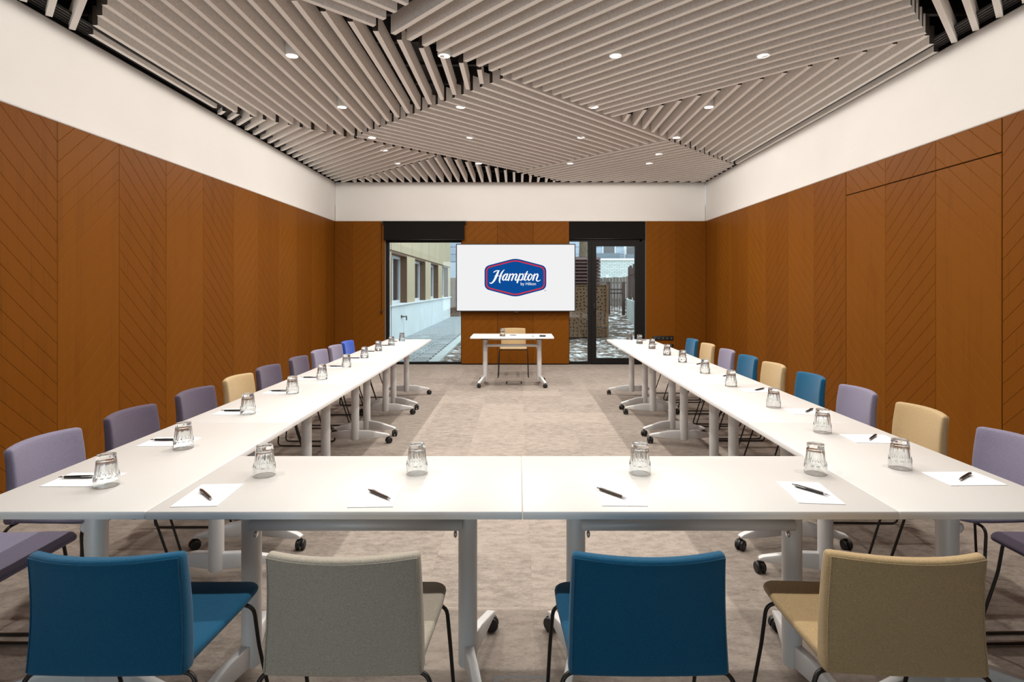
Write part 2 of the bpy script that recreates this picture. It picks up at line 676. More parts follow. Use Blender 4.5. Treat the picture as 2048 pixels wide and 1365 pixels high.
# ceiling: black void, carrier rails, grilles and felt slats
ceil_o = struct(MB().box((XL - 0.2, YR - 0.2, 3.95), (XR + 0.2, YB + 0.3, 4.05))
                .box((XL - 0.2, YR, ZC + 0.001), (XL - 0.02, YB + 0.3, 3.95)).box((XR + 0.02, YR, ZC + 0.001), (XR + 0.2, YB + 0.3, 3.95))
                .box((XL - 0.02, YB + 0.02, ZC + 0.001), (XR + 0.02, YB + 0.3, 3.95)).build('ceiling', 'void_black'))
rail_me = MB().box((XL, -0.02, 0), (XR, 0.02, 0.035)).mesh('carrier_rail', 'rail_black')
for i in range(19):
    link('carrier_rail', rail_me, ceil_o, (0, 1.4 + i * 0.5, ZS + 0.15))
for x in (-2.3, -0.95, 0.6, 1.9):
    MB().box((x - 0.1, 1.0, 3.74), (x + 0.1, YB, 3.86)).build('cable_tray', 'rail_black', ceil_o)
MB().tube([(-0.37, 6.55, 3.94), (-0.37, 6.55, 3.72), (-0.30, 6.55, 3.66), (-0.18, 6.55, 3.66)], 0.05, 12).build('duct_elbow', 'grille_grey', ceil_o)
gr_me = MB().box((-0.006, YR + 0.2, 0), (0.006, YB - 0.1, 0.02)).mesh('grille_bar', 'grille_grey')
for sx, x0 in ((1, XL + 0.018), (-1, XR - 0.018)):
    for i in range(5):
        link('grille_bar', gr_me, ceil_o, (x0 + sx * i * 0.034, 0, ZC + 0.03))

K = 1.05
SN = math.sqrt(1 + K * K)
SPITCH, SWID, SHT = 0.147, 0.040, 0.145


def slat(p0, p1):
    a, b = Vector(p0), Vector(p1)
    L = (b - a).length
    if L < 0.05:
        return
    h = SWID / 2
    m = MB()
    m.v = [(0, -h, 0), (L, -h, 0), (L, h, 0), (0, h, 0), (0, -h, SHT), (L, -h, SHT), (L, h, SHT), (0, h, SHT)]
    for q, mi in (((0, 3, 2, 1), 1), ((4, 5, 6, 7), 0), ((0, 1, 5, 4), 0), ((1, 2, 6, 5), 2), ((2, 3, 7, 6), 0), ((3, 0, 4, 7), 2)):
        m.face(list(q), mi)
    me = m.mesh('slat', ['felt', 'felt_edge', 'hollow_end_shade'], recalc=False)
    link('slat', me, ceil_o, (a.x, a.y, ZS), math.atan2(b.y - a.y, b.x - a.x))


SX0, SX1, SY0, SY1 = XL + 0.045, XR - 0.025, 1.0, YB - 0.03


def clip_line(o, d, plo, phi, qlo, qhi):
    """part of the line o + t d inside plo<p<phi, qlo<q<qhi and the room; p = y - Kx, q = y + Kx"""
    t0, t1 = -50.0, 50.0
    for (fo, fd, lo, hi) in ((o[0], d[0], SX0, SX1), (o[1], d[1], SY0, SY1),
                             (o[1] - K * o[0], d[1] - K * d[0], plo, phi), (o[1] + K * o[0], d[1] + K * d[0], qlo, qhi)):
        if abs(fd) < 1e-9:
            if fo < lo or fo > hi:
                return None
            continue
        a, b = sorted(((lo - fo) / fd, (hi - fo) / fd))
        t0, t1 = max(t0, a), min(t1, b)
    if t1 - t0 < 0.06:
        return None
    return (o[0] + d[0] * t0, o[1] + d[1] * t0), (o[0] + d[0] * t1, o[1] + d[1] * t1)


def field(kind, plo, phi, qlo, qhi, start):
    """kind 'y': slats along the room, start = an x; 'p': along constant p, 'q': along constant q"""
    for i in range(-60, 61):
        if kind == 'y':
            s = clip_line((start + i * SPITCH, 0), (0, 1), plo, phi, qlo, qhi)
        elif kind == 'p':
            c = start + i * SPITCH * SN
            s = clip_line((0, c), (1, K), plo, phi, qlo, qhi) if plo < c < phi else None
        else:
            c = start + i * SPITCH * SN
            s = clip_line((0, c), (1, -K), plo, phi, qlo, qhi) if qlo < c < qhi else None
        if s:
            slat(*s)


BIG = 99
G_ = 0.035
field('y', 5.44 + G_, 9.69 - G_, 0.91 + G_, 5.14 - G_, -0.20)
field('q', 5.44 + G_, BIG, -BIG, 0.91 - G_, 0.91 - 0.13)
field('p', 1.06 + G_, 5.44 - G_, -BIG, 3.17 - G_, 5.44 - 0.06)
field('q', 1.06 + G_, 5.44 - G_, 3.17 + G_, 7.70 - G_ * 0.5, 7.70 - 0.05)
field('p', -BIG, 1.06 - G_, -BIG, BIG, 1.06 - 0.16)
field('y', 1.06 + G_, 5.44 - G_, 7.70 + G_, BIG, 1.544)
field('p', 5.44 + G_ * 0.5, 9.69 - G_ * 0.5, 5.14 + G_, 9.65 - G_, 5.44 + 0.06)
field('q', 9.69 + G_, BIG, -BIG, 7.22 - G_ * 0.5, 7.22 - 0.05)
field('y', 9.69 + G_, BIG, 7.22 + G_, BIG, -0.07)
field('q', 5.44 + G_, 9.69 + G_, 9.65 + G_ * 0.5, BIG, 9.65 + 0.05)

# downlights
ORD = ['nearest', 'second nearest', 'third nearest', 'fourth nearest', 'fifth nearest', 'farthest']
COLN = ['leftmost', 'second from left', 'second from right', 'rightmost']
LX = (-1.90, -0.62, 0.82, 2.06)
LY = (1.9, 3.4, 4.80, 6.17, 7.43, 8.98)
dl_body = MB().lathe([(0.030, 0.17), (0.056, 0.17), (0.056, 0.004), (0.053, 0.0), (0.046, 0.0), (0.044, 0.008)], 28, cap=False).mesh('housing', 'white_metal')
dl_lens = MB().lathe([(0.0001, 0.009), (0.030, 0.008), (0.045, 0.007)], 28, cap=False).mesh('lens', 'lamp_glow', recalc=False)
SPOTS = []
for watts, deg, blend in ((LAMP_WIDE, 180, 0.02), (LAMP_BEAM, 156, 1.0)):
    spot = bpy.data.lights.new('downlight_beam', 'SPOT')
    spot.energy = watts
    spot.color = LAMP_COL
    spot.spot_size = math.radians(deg)
    spot.spot_blend = blend
    spot.shadow_soft_size = 0.04
    SPOTS.append(spot)


def downlight(x, y, label):
    t = thing('ceiling_downlight', label, 'downlight', (x, y, ZS - 0.004), 0, 'ceiling downlights')
    link('housing', dl_body, t)
    link('lens', dl_lens, t)
    for sp_ in SPOTS:
        lo = bpy.data.objects.new('downlight_beam', sp_)
        C.objects.link(lo)
        lo.parent = t
        lo.location = (0, 0, -0.02)
    return t


VISROW = {4.80: 'nearest visible row', 6.17: 'second visible row', 7.43: 'third visible row', 8.98: 'farthest row'}
for y in LY:
    for i, x in enumerate(LX):
        if y in VISROW:
            lab = 'round white ceiling downlight, %s, %s of its row' % (VISROW[y], COLN[i])
        else:
            lab = 'round white ceiling downlight above the front tables, %s, row %s' % (COLN[i], 'over the chairs' if y < 3 else 'just beyond the chairs')
        downlight(x, y, lab)
downlight(-1.90, 8.12, 'round white ceiling downlight, extra one on the left between third and farthest rows')
downlight(2.06, 8.35, 'round white ceiling downlight, extra one on the right between third and farthest rows')

# ------------------------------------------------------------------ windows and door in the back wall
YG = YB + 0.09
HZ = 2.30
w1 = struct(MB().box((OL0, YG - 0.03, 0), (OL0 + 0.06, YG + 0.03, HZ + 0.03)).box((OL1 - 0.015, YG - 0.03, 0), (OL1 - 0.001, YG + 0.03, HZ + 0.03))
            .box((OL0 + 0.06, YG - 0.03, 0.0), (OL1 - 0.015, YG + 0.03, 0.045)).box((OL0 + 0.06, YG - 0.03, HZ - 0.02), (OL1 - 0.015, YG + 0.03, HZ + 0.03))
            .box((OL0, YG - 0.03, HZ + 0.03), (OL1 - 0.001, YG + 0.03, ZW)).build('window_1', 'black_frame'))
MB().box((OL0 + 0.061, YG - 0.006, 0.046), (OL1 - 0.016, YG + 0.006, HZ - 0.021)).build('pane', 'window_glass', w1)
MB().box((OL0 + 0.09, YG - 0.012, 0.046), (OL0 + 0.10, YG - 0.007, HZ - 0.021)).build('glazing_bead', 'chrome', w1)

MX0, MX1 = 1.305, 1.455
w2 = struct(MB().box((OR0 + 0.001, YG - 0.04, 0), (OR0 + 0.012, YG + 0.04, ZW)).box((OR0 + 0.012, YG - 0.04, 0), (MX0, YG + 0.04, 0.05))
            .box((OR0 + 0.012, YG - 0.04, HZ - 0.0), (OR1 - 0.06, YG + 0.04, ZW)).box((MX0, YG - 0.04, 0), (MX0 + 0.07, YG + 0.04, HZ))
            .box((OR1 - 0.10, YG - 0.04, 0), (OR1 - 0.001, YG + 0.04, ZW)).box((MX0 + 0.07, YG - 0.04, -0.012), (OR1 - 0.10, YG + 0.04, 0.0115)).build('window_2', 'black_frame'))
MB().box((OR0 + 0.013, YG - 0.006, 0.051), (MX0 - 0.001, YG + 0.006, HZ - 0.001)).build('pane', 'window_glass', w2)
DX0, DX1 = MX0 + 0.072, OR1 - 0.102
d2 = struct(MB().box((DX0, YG - 0.05, 0.012), (DX0 + 0.085, YG + 0.03, HZ - 0.003)).box((DX1 - 0.085, YG - 0.05, 0.012), (DX1, YG + 0.03, HZ - 0.003))
            .box((DX0 + 0.085, YG - 0.05, 0.012), (DX1 - 0.085, YG + 0.03, 0.115)).box((DX0 + 0.085, YG - 0.05, HZ - 0.09), (DX1 - 0.085, YG + 0.03, HZ - 0.003))
            .build('door_2', 'black_frame'))
MB().box((DX0 + 0.086, YG - 0.01, 0.116), (DX1 - 0.086, YG + 0.002, HZ - 0.091)).build('pane', 'window_glass', d2)
MB().box((DX0 + 0.03, YG - 0.062, 0.98), (DX0 + 0.055, YG - 0.051, 1.14)).tube([(DX0 + 0.042, YG - 0.062, 1.08), (DX0 + 0.042, YG - 0.085, 1.08), (DX0 + 0.042, YG - 0.09, 0.98)], 0.007, 8).build('door_handle', 'black_plastic', d2)

# roller blinds
bl = thing('roller_blind', 'black roller blind hanging over the left window with a pull chain', 'blind', (-1.735, YB - 0.03, 2.64))
MB().lathe([(0.028, -0.765), (0.028, 0.765)], 16, axis='x').build('roller', 'blind_fabric', bl)
MB().box((-0.745, -0.03, -0.315), (0.745, -0.026, 0.0)).build('fabric', 'blind_fabric', bl)
MB().lathe([(0.009, -0.745), (0.009, 0.745)], 10, axis='x', center=(0, -0.028, -0.318)).build('bottom_bar', 'black_plastic', bl)
for sx in (-1, 1):
    MB().box((sx * 0.766 - 0.008, -0.034, -0.034), (sx * 0.766 + 0.008, 0.03, 0.0288)).build('bracket', 'black_plastic', bl, bevel=0.004)
ch = MB().tube([(-0.79, -0.015, 0.0), (-0.79, -0.015, -1.6)], 0.003, 6).tube([(-0.80, 0.005, 0.0), (-0.80, 0.005, -1.62)], 0.003, 6)
ch.lathe([(0.006, -0.09), (0.016, -0.07), (0.016, -0.02), (0.006, 0)], 12, center=(-0.795, -0.005, -1.6))
ch.build('pull_chain', 'black_plastic', bl)

bl2 = thing('roller_blind', 'black roller blind cassette recessed above the glazed door', 'blind', (1.66, YB + 0.03, 2.64))
MB().box((-0.705, -0.012, -0.29), (0.705, 0.0, 0.02)).build('fabric', 'blind_fabric', bl2)
MB().lathe([(0.009, -0.70), (0.009, 0.70)], 10, axis='x', center=(0, -0.006, -0.294)).build('bottom_bar', 'black_plastic', bl2)

# ------------------------------------------------------------------ wall display with the logo
YT = YB - 0.105


def scr(zx, zy):
    """logo drawing units (a 2048-wide sheet) to the display plane"""
    return ((960 + zx * 0.068359 - VX) * YT / F_PX, EYE - (510 + zy * 0.068359 - VY) * YT / F_PX)


tx_0, tz_1 = (912 - VX) * YT / F_PX, EYE - (488 - VY) * YT / F_PX
tx_1, tz_0 = (1151 - VX) * YT / F_PX, EYE - (623.5 - VY) * YT / F_PX
tv = thing('wall_display', 'large flat wall display showing a blue and red logo on white', 'display', ((tx_0 + tx_1) / 2, YB, tz_0))
TO = Vector(((tx_0 + tx_1) / 2, YB, tz_0))


def tvb(mb, name, m, parent=tv):
    mb.v = [(v[0] - TO.x, v[1] - TO.y, v[2] - TO.z) for v in mb.v]
    return mb.build(name, m, parent)


tvb(MB().box((tx_0 + 0.02, YT + 0.012, tz_0 + 0.02), (tx_1 - 0.02, YT + 0.06, tz_1 - 0.02)), 'housing', 'black_plastic')
tvb(MB().box((tx_0 + 0.3, YT + 0.06, tz_0 + 0.3), (tx_1 - 0.3, YB - 0.001, tz_1 - 0.3)), 'wall_mount', 'black_plastic')
bz = 0.017
tvb(MB().box((tx_0, YT - 0.004, tz_0), (tx_0 + bz, YT + 0.02, tz_1)).box((tx_1 - bz, YT - 0.004, tz_0), (tx_1, YT + 0.02, tz_1))
    .box((tx_0 + bz, YT - 0.004, tz_0), (tx_1 - bz, YT + 0.02, tz_0 + bz)).box((tx_0 + bz, YT - 0.004, tz_1 - bz), (tx_1 - bz, YT + 0.02, tz_1)), 'bezel', 'black_plastic')
tvb(MB().box((-0.06, YT, tz_0 - 0.012), (0.0, YT + 0.01, tz_0)), 'sensor', 'grille_grey')
SCREEN_LEVEL = 0.83
emis('screen_white', rgb(240, 240, 241), SCREEN_LEVEL)
emis('logo_blue', rgb(14, 76, 150), SCREEN_LEVEL)
emis('logo_navy', rgb(2, 62, 136), SCREEN_LEVEL)
emis('logo_red', rgb(205, 56, 72), SCREEN_LEVEL)
emis('logo_white', rgb(252, 252, 254), SCREEN_LEVEL)
screen = tvb(MB().box((tx_0 + bz, YT, tz_0 + bz), (tx_1 - bz, YT + 0.01, tz_1 - bz)), 'screen', 'screen_white')


def hexa(inset_px, r):
    cx, cy, hw, hh, sh = 1036, 668, 903 - inset_px, 568 - inset_px * 1.05, 330 - inset_px * 0.70
    base = [(cx, cy - hh), (cx + hw, cy - sh), (cx + hw, cy + sh), (cx, cy + hh), (cx - hw, cy + sh), (cx - hw, cy - sh)]
    out = []
    for i in range(6):
        a, b, c = Vector(base[i - 1]), Vector(base[i]), Vector(base[(i + 1) % 6])
        d1, d2 = (a - b).normalized() * r, (c - b).normalized() * r
        for j in range(7):
            t = j / 6
            p = (b + d1) * (1 - t) ** 2 + b * 2 * t * (1 - t) + (b + d2) * t * t
            out.append(scr(p.x, p.y))
    return out


def flat_poly(polys, y):
    m = MB()
    for p in polys:
        n = len(m.v)
        m.v += [(u, y, w) for u, w in p]
        m.face([n + i for i in range(len(p))])
    return m


def sub(mb, name, m):
    mb.v = [(v[0] - TO.x, v[1] - TO.y, v[2] - TO.z) for v in mb.v]
    me = mb.mesh(name, m, recalc=False)
    return link(name, me, screen)


sub(flat_poly([hexa(0, 150)], YT - 0.0006), 'logo_badge', 'logo_navy')
sub(flat_poly([hexa(40, 130)], YT - 0.0010), 'logo_border', 'logo_red')
sub(flat_poly([hexa(78, 110)], YT - 0.0014), 'logo_field', 'logo_blue')
STROKES = [
    [(400, 515, 20), (440, 482, 26), (500, 464, 27), (565, 466, 20)],
    [(548, 468, 36), (505, 560, 60), (462, 660, 62), (420, 740, 56), (372, 803, 42), (322, 836, 30), (284, 818, 20)],
    [(710, 437, 14), (662, 490, 36), (620, 560, 48), (590, 650, 50), (571, 740, 46), (576, 800, 34), (596, 830, 12)],
    [(428, 622, 15), (530, 618, 15), (636, 622, 15)],
    [(800, 562, 24), (742, 572, 38), (690, 630, 48), (662, 700, 46), (688, 742, 34), (732, 716, 24), (775, 650, 22), (805, 570, 26)],
    [(812, 560, 34), (775, 655, 45), (748, 715, 40), (770, 742, 30), (822, 712, 18)],
    [(882, 560, 34), (855, 655, 46), (830, 742, 46)],
    [(852, 655, 14), (902, 590, 22), (958, 562, 36), (980, 596, 44), (952, 670, 46), (926, 742, 46)],
    [(950, 660, 14), (1002, 590, 22), (1056, 562, 36), (1076, 596, 44), (1046, 672, 46), (1030, 726, 38), (1058, 746, 26), (1100, 712, 16)],
    [(1172, 556, 34), (1142, 650, 46), (1112, 740, 46), (1090, 812, 44)],
    [(1140, 645, 14), (1190, 582, 22), (1244, 562, 36), (1262, 612, 42), (1236, 690, 38), (1190, 742, 28), (1148, 728, 18)],
    [(1195, 742, 24), (1250, 728, 18), (1296, 695, 16)],
    [(1386, 486, 30), (1352, 560, 46), (1316, 660, 48), (1296, 716, 42), (1320, 744, 30), (1372, 720, 18), (1402, 686, 16)],
    [(1296, 560, 16), (1412, 564, 16)],
    [(1474, 560, 28), (1426, 620, 46), (1402, 690, 48), (1426, 742, 36), (1476, 716, 30), (1520, 642, 30), (1512, 582, 26), (1474, 560, 24)],
    [(1502, 596, 14), (1540, 612, 14), (1580, 580, 16)],
    [(1602, 560, 34), (1574, 655, 46), (1546, 738, 46)],
    [(1572, 652, 14), (1622, 590, 22), (1674, 562, 36), (1692, 604, 42), (1662, 684, 46), (1652, 742, 38), (1692, 772, 28), (1740, 756, 20), (1766, 730, 10)],
]
lt = MB()
for st in STROKES:
    pts = catmull(st, 7)
    n = len(lt.v)
    for i, (x, y, w) in enumerate(pts):
        a, b = pts[max(0, i - 1)], pts[min(len(pts) - 1, i + 1)]
        t = Vector((b[0] - a[0], b[1] - a[1]))
        t = t.normalized() if t.length > 0 else Vector((1, 0))
        nx_, ny_ = -t.y * w / 2, t.x * w / 2
        for sg in (1, -1):
            u, v_ = scr(x + sg * nx_, y + sg * ny_)
            lt.v.append((u, YT - 0.0018, v_))
    for i in range(len(pts) - 1):
        lt.face([n + 2 * i, n + 2 * i + 1, n + 2 * i + 3, n + 2 * i + 2])
    for (x, y, w) in (pts[0], pts[-1]):
        n = len(lt.v)
        for j in range(12):
            u, v_ = scr(x + w / 2 * math.cos(j * math.pi / 6), y + w / 2 * math.sin(j * math.pi / 6))
            lt.v.append((u, YT - 0.0018, v_))
        lt.face([n + j for j in range(12)])
sub(lt, 'lettering', 'logo_white')


def text_part(body, zx0, zy_base, zwidth, name, m, yoff, squash=1.0, weight=0.0):
    cu = bpy.data.curves.new(name, 'FONT')
    cu.body = body
    cu.offset = weight
    tmp = bpy.data.objects.new(name, cu)
    C.objects.link(tmp)
    bpy.context.view_layer.update()
    me = bpy.data.meshes.new_from_object(tmp.evaluated_get(bpy.context.evaluated_depsgraph_get()))
    bpy.data.objects.remove(tmp)
    xs = [v.co.x for v in me.vertices]
    x0, x1 = min(xs), max(xs)
    sc = zwidth / (x1 - x0)
    for v in me.vertices:
        u, w = scr(zx0 + (v.co.x - x0) * sc, zy_base - v.co.y * sc * squash)
        v.co = (u - TO.x, YT - yoff - TO.y, w - TO.z)
    me.materials.clear()
    me.materials.append(MATS[m])
    me.name = name
    return link(name, me, screen)


text_part('by Hilton', 1190, 890, 445, 'small_lettering', 'logo_white', 0.0018, 1.05, 0.0)
text_part('TM', 1868, 1068, 66, 'trademark_lettering', 'logo_navy', 0.0006)

# ------------------------------------------------------------------ folding tables
TL, TW = 1.2, 0.6


def make_table(name, label, group):
    t = thing(name, label, 'table', group=group)
    top = MB()
    top.box((-TL / 2 + 0.001, -TW / 2 + 0.0005, TT - 0.026), (TL / 2 - 0.001, TW / 2 - 0.0005, TT))
    me = top.mesh('tabletop', ['laminate', 'edge_band'], bevel=0.0025, bseg=2)
    for p in me.polygons:
        if abs(p.normal.z) < 0.7:
            p.material_index = 1
    link('tabletop', me, t)
    arm_poly = [(0.0, 0.055), (0.0, 0.135), (0.10, 0.128), (0.265, 0.088), (0.285, 0.078), (0.285, 0.066), (0.12, 0.055)]
    for sx in (-1, 1):
        leg = MB()
        leg.lathe([(0.033, 0.052), (0.035, 0.056), (0.035, 0.655), (0.034, 0.66)], 24)
        leg.box((-0.03, -0.045, 0.66), (0.03, 0.045, TT - 0.0265))
        lo = leg.build('leg', 'silver', t, loc=(sx * 0.40, 0, 0))
        for sy in (-1, 1):
            ang = math.atan2(sy * math.cos(0.25), sx * math.sin(0.25))
            a = MB()
            a.prism(arm_poly, 'y', -0.017, 0.017)
            link('foot_arm', a.mesh('foot_arm', 'silver', bevel=0.004, bseg=2), lo, (0.022 * math.cos(ang), 0.022 * math.sin(ang), 0), ang)
            c = MB()
            for q in (-1, 1):
                c.lathe([(0.024, q * 0.006), (0.028, q * 0.009), (0.028, q * 0.019), (0.022, q * 0.024)], 18, axis='y', center=(0, 0, 0.028))
            c.lathe([(0.010, -0.006), (0.010, 0.006)], 10, axis='y', center=(0, 0, 0.028))
            hood = [(0.031 * math.cos(j * math.pi / 9), 0.028 + 0.031 * math.sin(j * math.pi / 9)) for j in range(10)]
            c.prism([(u, z) for u, z in hood] + [(-0.02, 0.03), (0.02, 0.03)], 'y', -0.0055, 0.0055)
            c.lathe([(0.006, 0.05), (0.006, 0.072)], 10, center=(0.004, 0, 0))
            r = 0.30
            link('caster', c.mesh('caster', 'black_plastic'), lo, (r * math.cos(ang), r * math.sin(ang), 0), ang + 1.2 + 0.7 * sx * sy)
        MB().box((sx * 0.40 - 0.05, -0.17, TT - 0.052), (sx * 0.40 + 0.05, 0.17, TT - 0.027)).build('bracket', 'black_plastic', t, bevel=0.006)
        MB().lathe([(0.006, -0.006), (0.013, -0.003), (0.013, 0.003), (0.006, 0.006)], 14, axis='x', center=(sx * 0.36, -0.052, 0.552)).build('latch_ring', 'chrome', t)
        for sy in (-1, 1):
            MB().lathe([(0.010, -0.010), (0.019, -0.008), (0.019, 0.0)], 14, center=(sx * (TL / 2 - 0.04), sy * (TW / 2 - 0.05), TT - 0.0265)).build('connector', 'black_plastic', t)
    MB().lathe([(0.012, -0.385), (0.020, -0.38), (0.020, 0.38), (0.012, 0.385)], 18, axis='x', center=(0, -0.055, 0.586)).build('cross_beam', 'silver', t)
    MB().lathe([(0.011, -0.38), (0.011, 0.38)], 14, axis='x', center=(0, 0.02, 0.672)).build('cross_rail', 'silver', t)
    return t


Y0 = 1.816
XC = 0.014
proto = make_table('folding_table', 'x', 'white flip-top tables set in a U')
spots = [(XC - 0.6, Y0 + 0.3, 0, 'white flip-top table in the front row, left of the centre seam'),
         (XC + 0.6, Y0 + 0.3, 0, 'white flip-top table in the front row, right of the centre seam')]
NTH = ['nearest to the camera', 'second from the camera', 'third from the camera', 'fourth from the camera', 'farthest from the camera']
for side, sx, rot in (('left', -1, -math.pi / 2), ('right', 1, math.pi / 2)):
    for k in range(5):
        spots.append((XC + sx * 1.5, Y0 + 0.6 + k * 1.2, rot, 'white flip-top table in the %s row, %s' % (side, NTH[k])))
spots.append((-0.085, 8.47, 0, 'white flip-top presenter table standing alone under the wall display'))
for i, (x, y, r, lab) in enumerate(spots):
    o = proto if i == 0 else dup(proto)
    o.location = (x, y, 0)
    o.rotation_euler = (0, 0, r)
    o['label'] = lab

# ------------------------------------------------------------------ chairs


def grid_box(nx, ny, nz, fn):
    """box surface with subdivided faces mapped by fn(u,v,w), all in 0..1"""
    idx, m = {}, MB()

    def V(i, j, k):
        if (i, j, k) not in idx:
            idx[(i, j, k)] = len(m.v)
            m.v.append(fn(i / nx, j / ny, k / nz))
        return idx[(i, j, k)]
    for i in range(nx):
        for j in range(ny):
            for k in (0, nz):
                m.face([V(i, j, k), V(i + 1, j, k), V(i + 1, j + 1, k), V(i, j + 1, k)], 0, True)
    for i in range(nx):
        for k in range(nz):
            for j in (0, ny):
                m.face([V(i, j, k), V(i + 1, j, k), V(i + 1, j, k + 1), V(i, j, k + 1)], 0, True)
    for j in range(ny):
        for k in range(nz):
            for i in (0, nx):
                m.face([V(i, j, k), V(i, j + 1, k), V(i, j + 1, k + 1), V(i, j, k + 1)], 0, True)
    return m


def back_fn(u, v, w):
    # u across, v rear->front, w bottom->top
    hw = 0.208 - 0.010 * w
    x = (2 * u - 1) * hw
    th = 0.050 - 0.012 * w
    yr = -0.200 - 0.046 * w + 0.012 * math.sin(math.pi * w) + (0.006 + 0.044 * w) * (x / hw) ** 2
    z = 0.442 + 0.316 * w
    cz = 0.004 * (1 - (x / hw) ** 2)
    return (x, yr + v * th, z + (cz if w > 0.5 else 0))


def seat_fn(u, v, w):
    # v rear->front, w bottom->top
    hw = 0.200 + 0.020 * min(1, v * 1.5)
    hw -= 0.036 * (max(0, v - 0.86) / 0.14) ** 2.4
    x = (2 * u - 1) * hw
    y = -0.172 + 0.412 * v
    round_ = 0.018 * max(0, (v - 0.82) / 0.18) ** 2
    zt = 0.478 - 0.010 * math.sin(math.pi * v) * (1 - 0.5 * (x / hw) ** 2) - round_ * 0.6
    zb = 0.446 + 0.006 * v
    return (x, y, zb + (zt - zb) * w)


back_mb = grid_box(10, 1, 8, back_fn)
seat_mb = grid_box(10, 24, 1, seat_fn)
CHAIR_MESH = {}
for cn in ('blue', 'royal', 'tan', 'greige', 'lilac', 'plum'):  # greige: tan with the bluish rear daylight mixed into its colour
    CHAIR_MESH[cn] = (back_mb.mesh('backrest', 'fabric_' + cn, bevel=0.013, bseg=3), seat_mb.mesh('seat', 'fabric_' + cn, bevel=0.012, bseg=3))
# stitched seams: around the rear face of the back, around the top of the seat
sp = []
N = 14
for i in range(N + 1):
    p = back_fn(0.015 + 0.97 * i / N, 0, 0.965)
    sp.append((p[0], p[1] + 0.0005, p[2] + 0.002))
left = [back_fn(0.02, 0, 0.965 - 0.93 * i / 8) for i in range(1, 9)]
right = [back_fn(0.98, 0, 0.965 - 0.93 * i / 8) for i in range(1, 9)]
seam_back = MB().tube(left[::-1] + sp + right, 0.0018, 5).mesh('seam', 'black_plastic')
SEAMS = {}
for cn in CHAIR_MESH:
    SEAMS[cn] = seam_back.copy()
    SEAMS[cn].materials.clear()
    SEAMS[cn].materials.append(MATS['fabric_' + cn])


def frame_side(s):
    pts = [(s * 0.11, -0.165, 0.4365), (s * 0.212, -0.165, 0.4365), (s * 0.232, -0.178, 0.395), (s * 0.243, -0.205, 0.0085),
           (s * 0.243, 0.262, 0.0085), (s * 0.236, 0.165, 0.30), (s * 0.226, 0.150, 0.4365), (s * 0.11, 0.150, 0.4365)]
    return MB().tube(rounded_path(pts, 0.035, 5), 0.0062, 8).mesh('side_frame', 'black_steel')


FR = [frame_side(-1), frame_side(1)]
CB = MB().tube([(-0.12, 0, 0), (0.12, 0, 0)], 0.0062, 8).mesh('cross_bar', 'black_steel')
GL = MB().box((-0.008, -0.014, 0.0), (0.008, 0.014, 0.006)).mesh('glide', 'black_plastic')


def chair(colour, x, y, rot, label, group):
    t = thing('conference_chair', label, 'chair', (x, y, 0), rot, group)
    link('backrest', CHAIR_MESH[colour][0], t)
    link('seat', CHAIR_MESH[colour][1], t)
    link('seam', SEAMS[colour], t)
    for m in FR:
        link('side_frame', m, t)
    for yy in (-0.165, 0.15):
        link('cross_bar', CB, t, (0, yy, 0.4365))
    return t


GF = 'chairs in the front row'
chair('blue', -1.063, 1.66, 0.0, 'dark blue fabric chair at the front left, its back to the camera', GF)
chair('greige', -0.452, 1.66, 0.0, 'tan woven chair, cool light painted in, seen from behind, between the two dark blue chairs', GF)
chair('blue', 0.338, 1.66, 0.0, 'dark blue fabric chair in the front row, right of the centre seam', GF)
chair('tan', 1.010, 1.66, -0.05, 'tan chair at the front right, its back to the camera', GF)

ORDN = [w + ' from the camera' for w in ('nearest', 'second', 'third', 'fourth', 'fifth', 'sixth', 'seventh', 'eighth', 'ninth', 'farthest')]
ORDN[0] = 'nearest to the camera'
CW = {'blue': 'blue', 'royal': 'bright royal blue', 'tan': 'tan', 'lilac': 'lilac grey', 'plum': 'dark plum'}
LT = [None, 853, 806, 770, 745, 727, 710, 697, 688, 680]
LC = ['lilac', 'lilac', 'plum', 'plum', 'tan', 'plum', 'plum', 'lilac', 'lilac', 'royal']
RT = [None, 852, 802, 767, 742, 722, 708, 696, 685, 676]
RC = ['plum', 'lilac', 'tan', 'lilac', 'blue', 'tan', 'blue', 'lilac', 'tan', 'blue']
for side, tops, cols, x0, rot in (('left', LT, LC, -1.965, -math.pi / 2), ('right', RT, RC, 2.105, math.pi / 2)):
    for k in range(10):
        d = 2.06 if tops[k] is None else F_PX * (EYE - 0.762) / (tops[k] - VY) - 0.195
        jit = random.uniform(-0.03, 0.03)
        chair(cols[k], x0 + random.uniform(-0.01, 0.01), d, rot + jit,
              '%s fabric chair along the %s table row, %s' % (CW[cols[k]], side, ORDN[k]), 'chairs along the %s row' % side)
chair('tan', -0.075, 9.34, math.pi, 'tan chair behind the presenter table, facing the camera', 'presenter seat')

# ------------------------------------------------------------------ tumblers, paper, pens


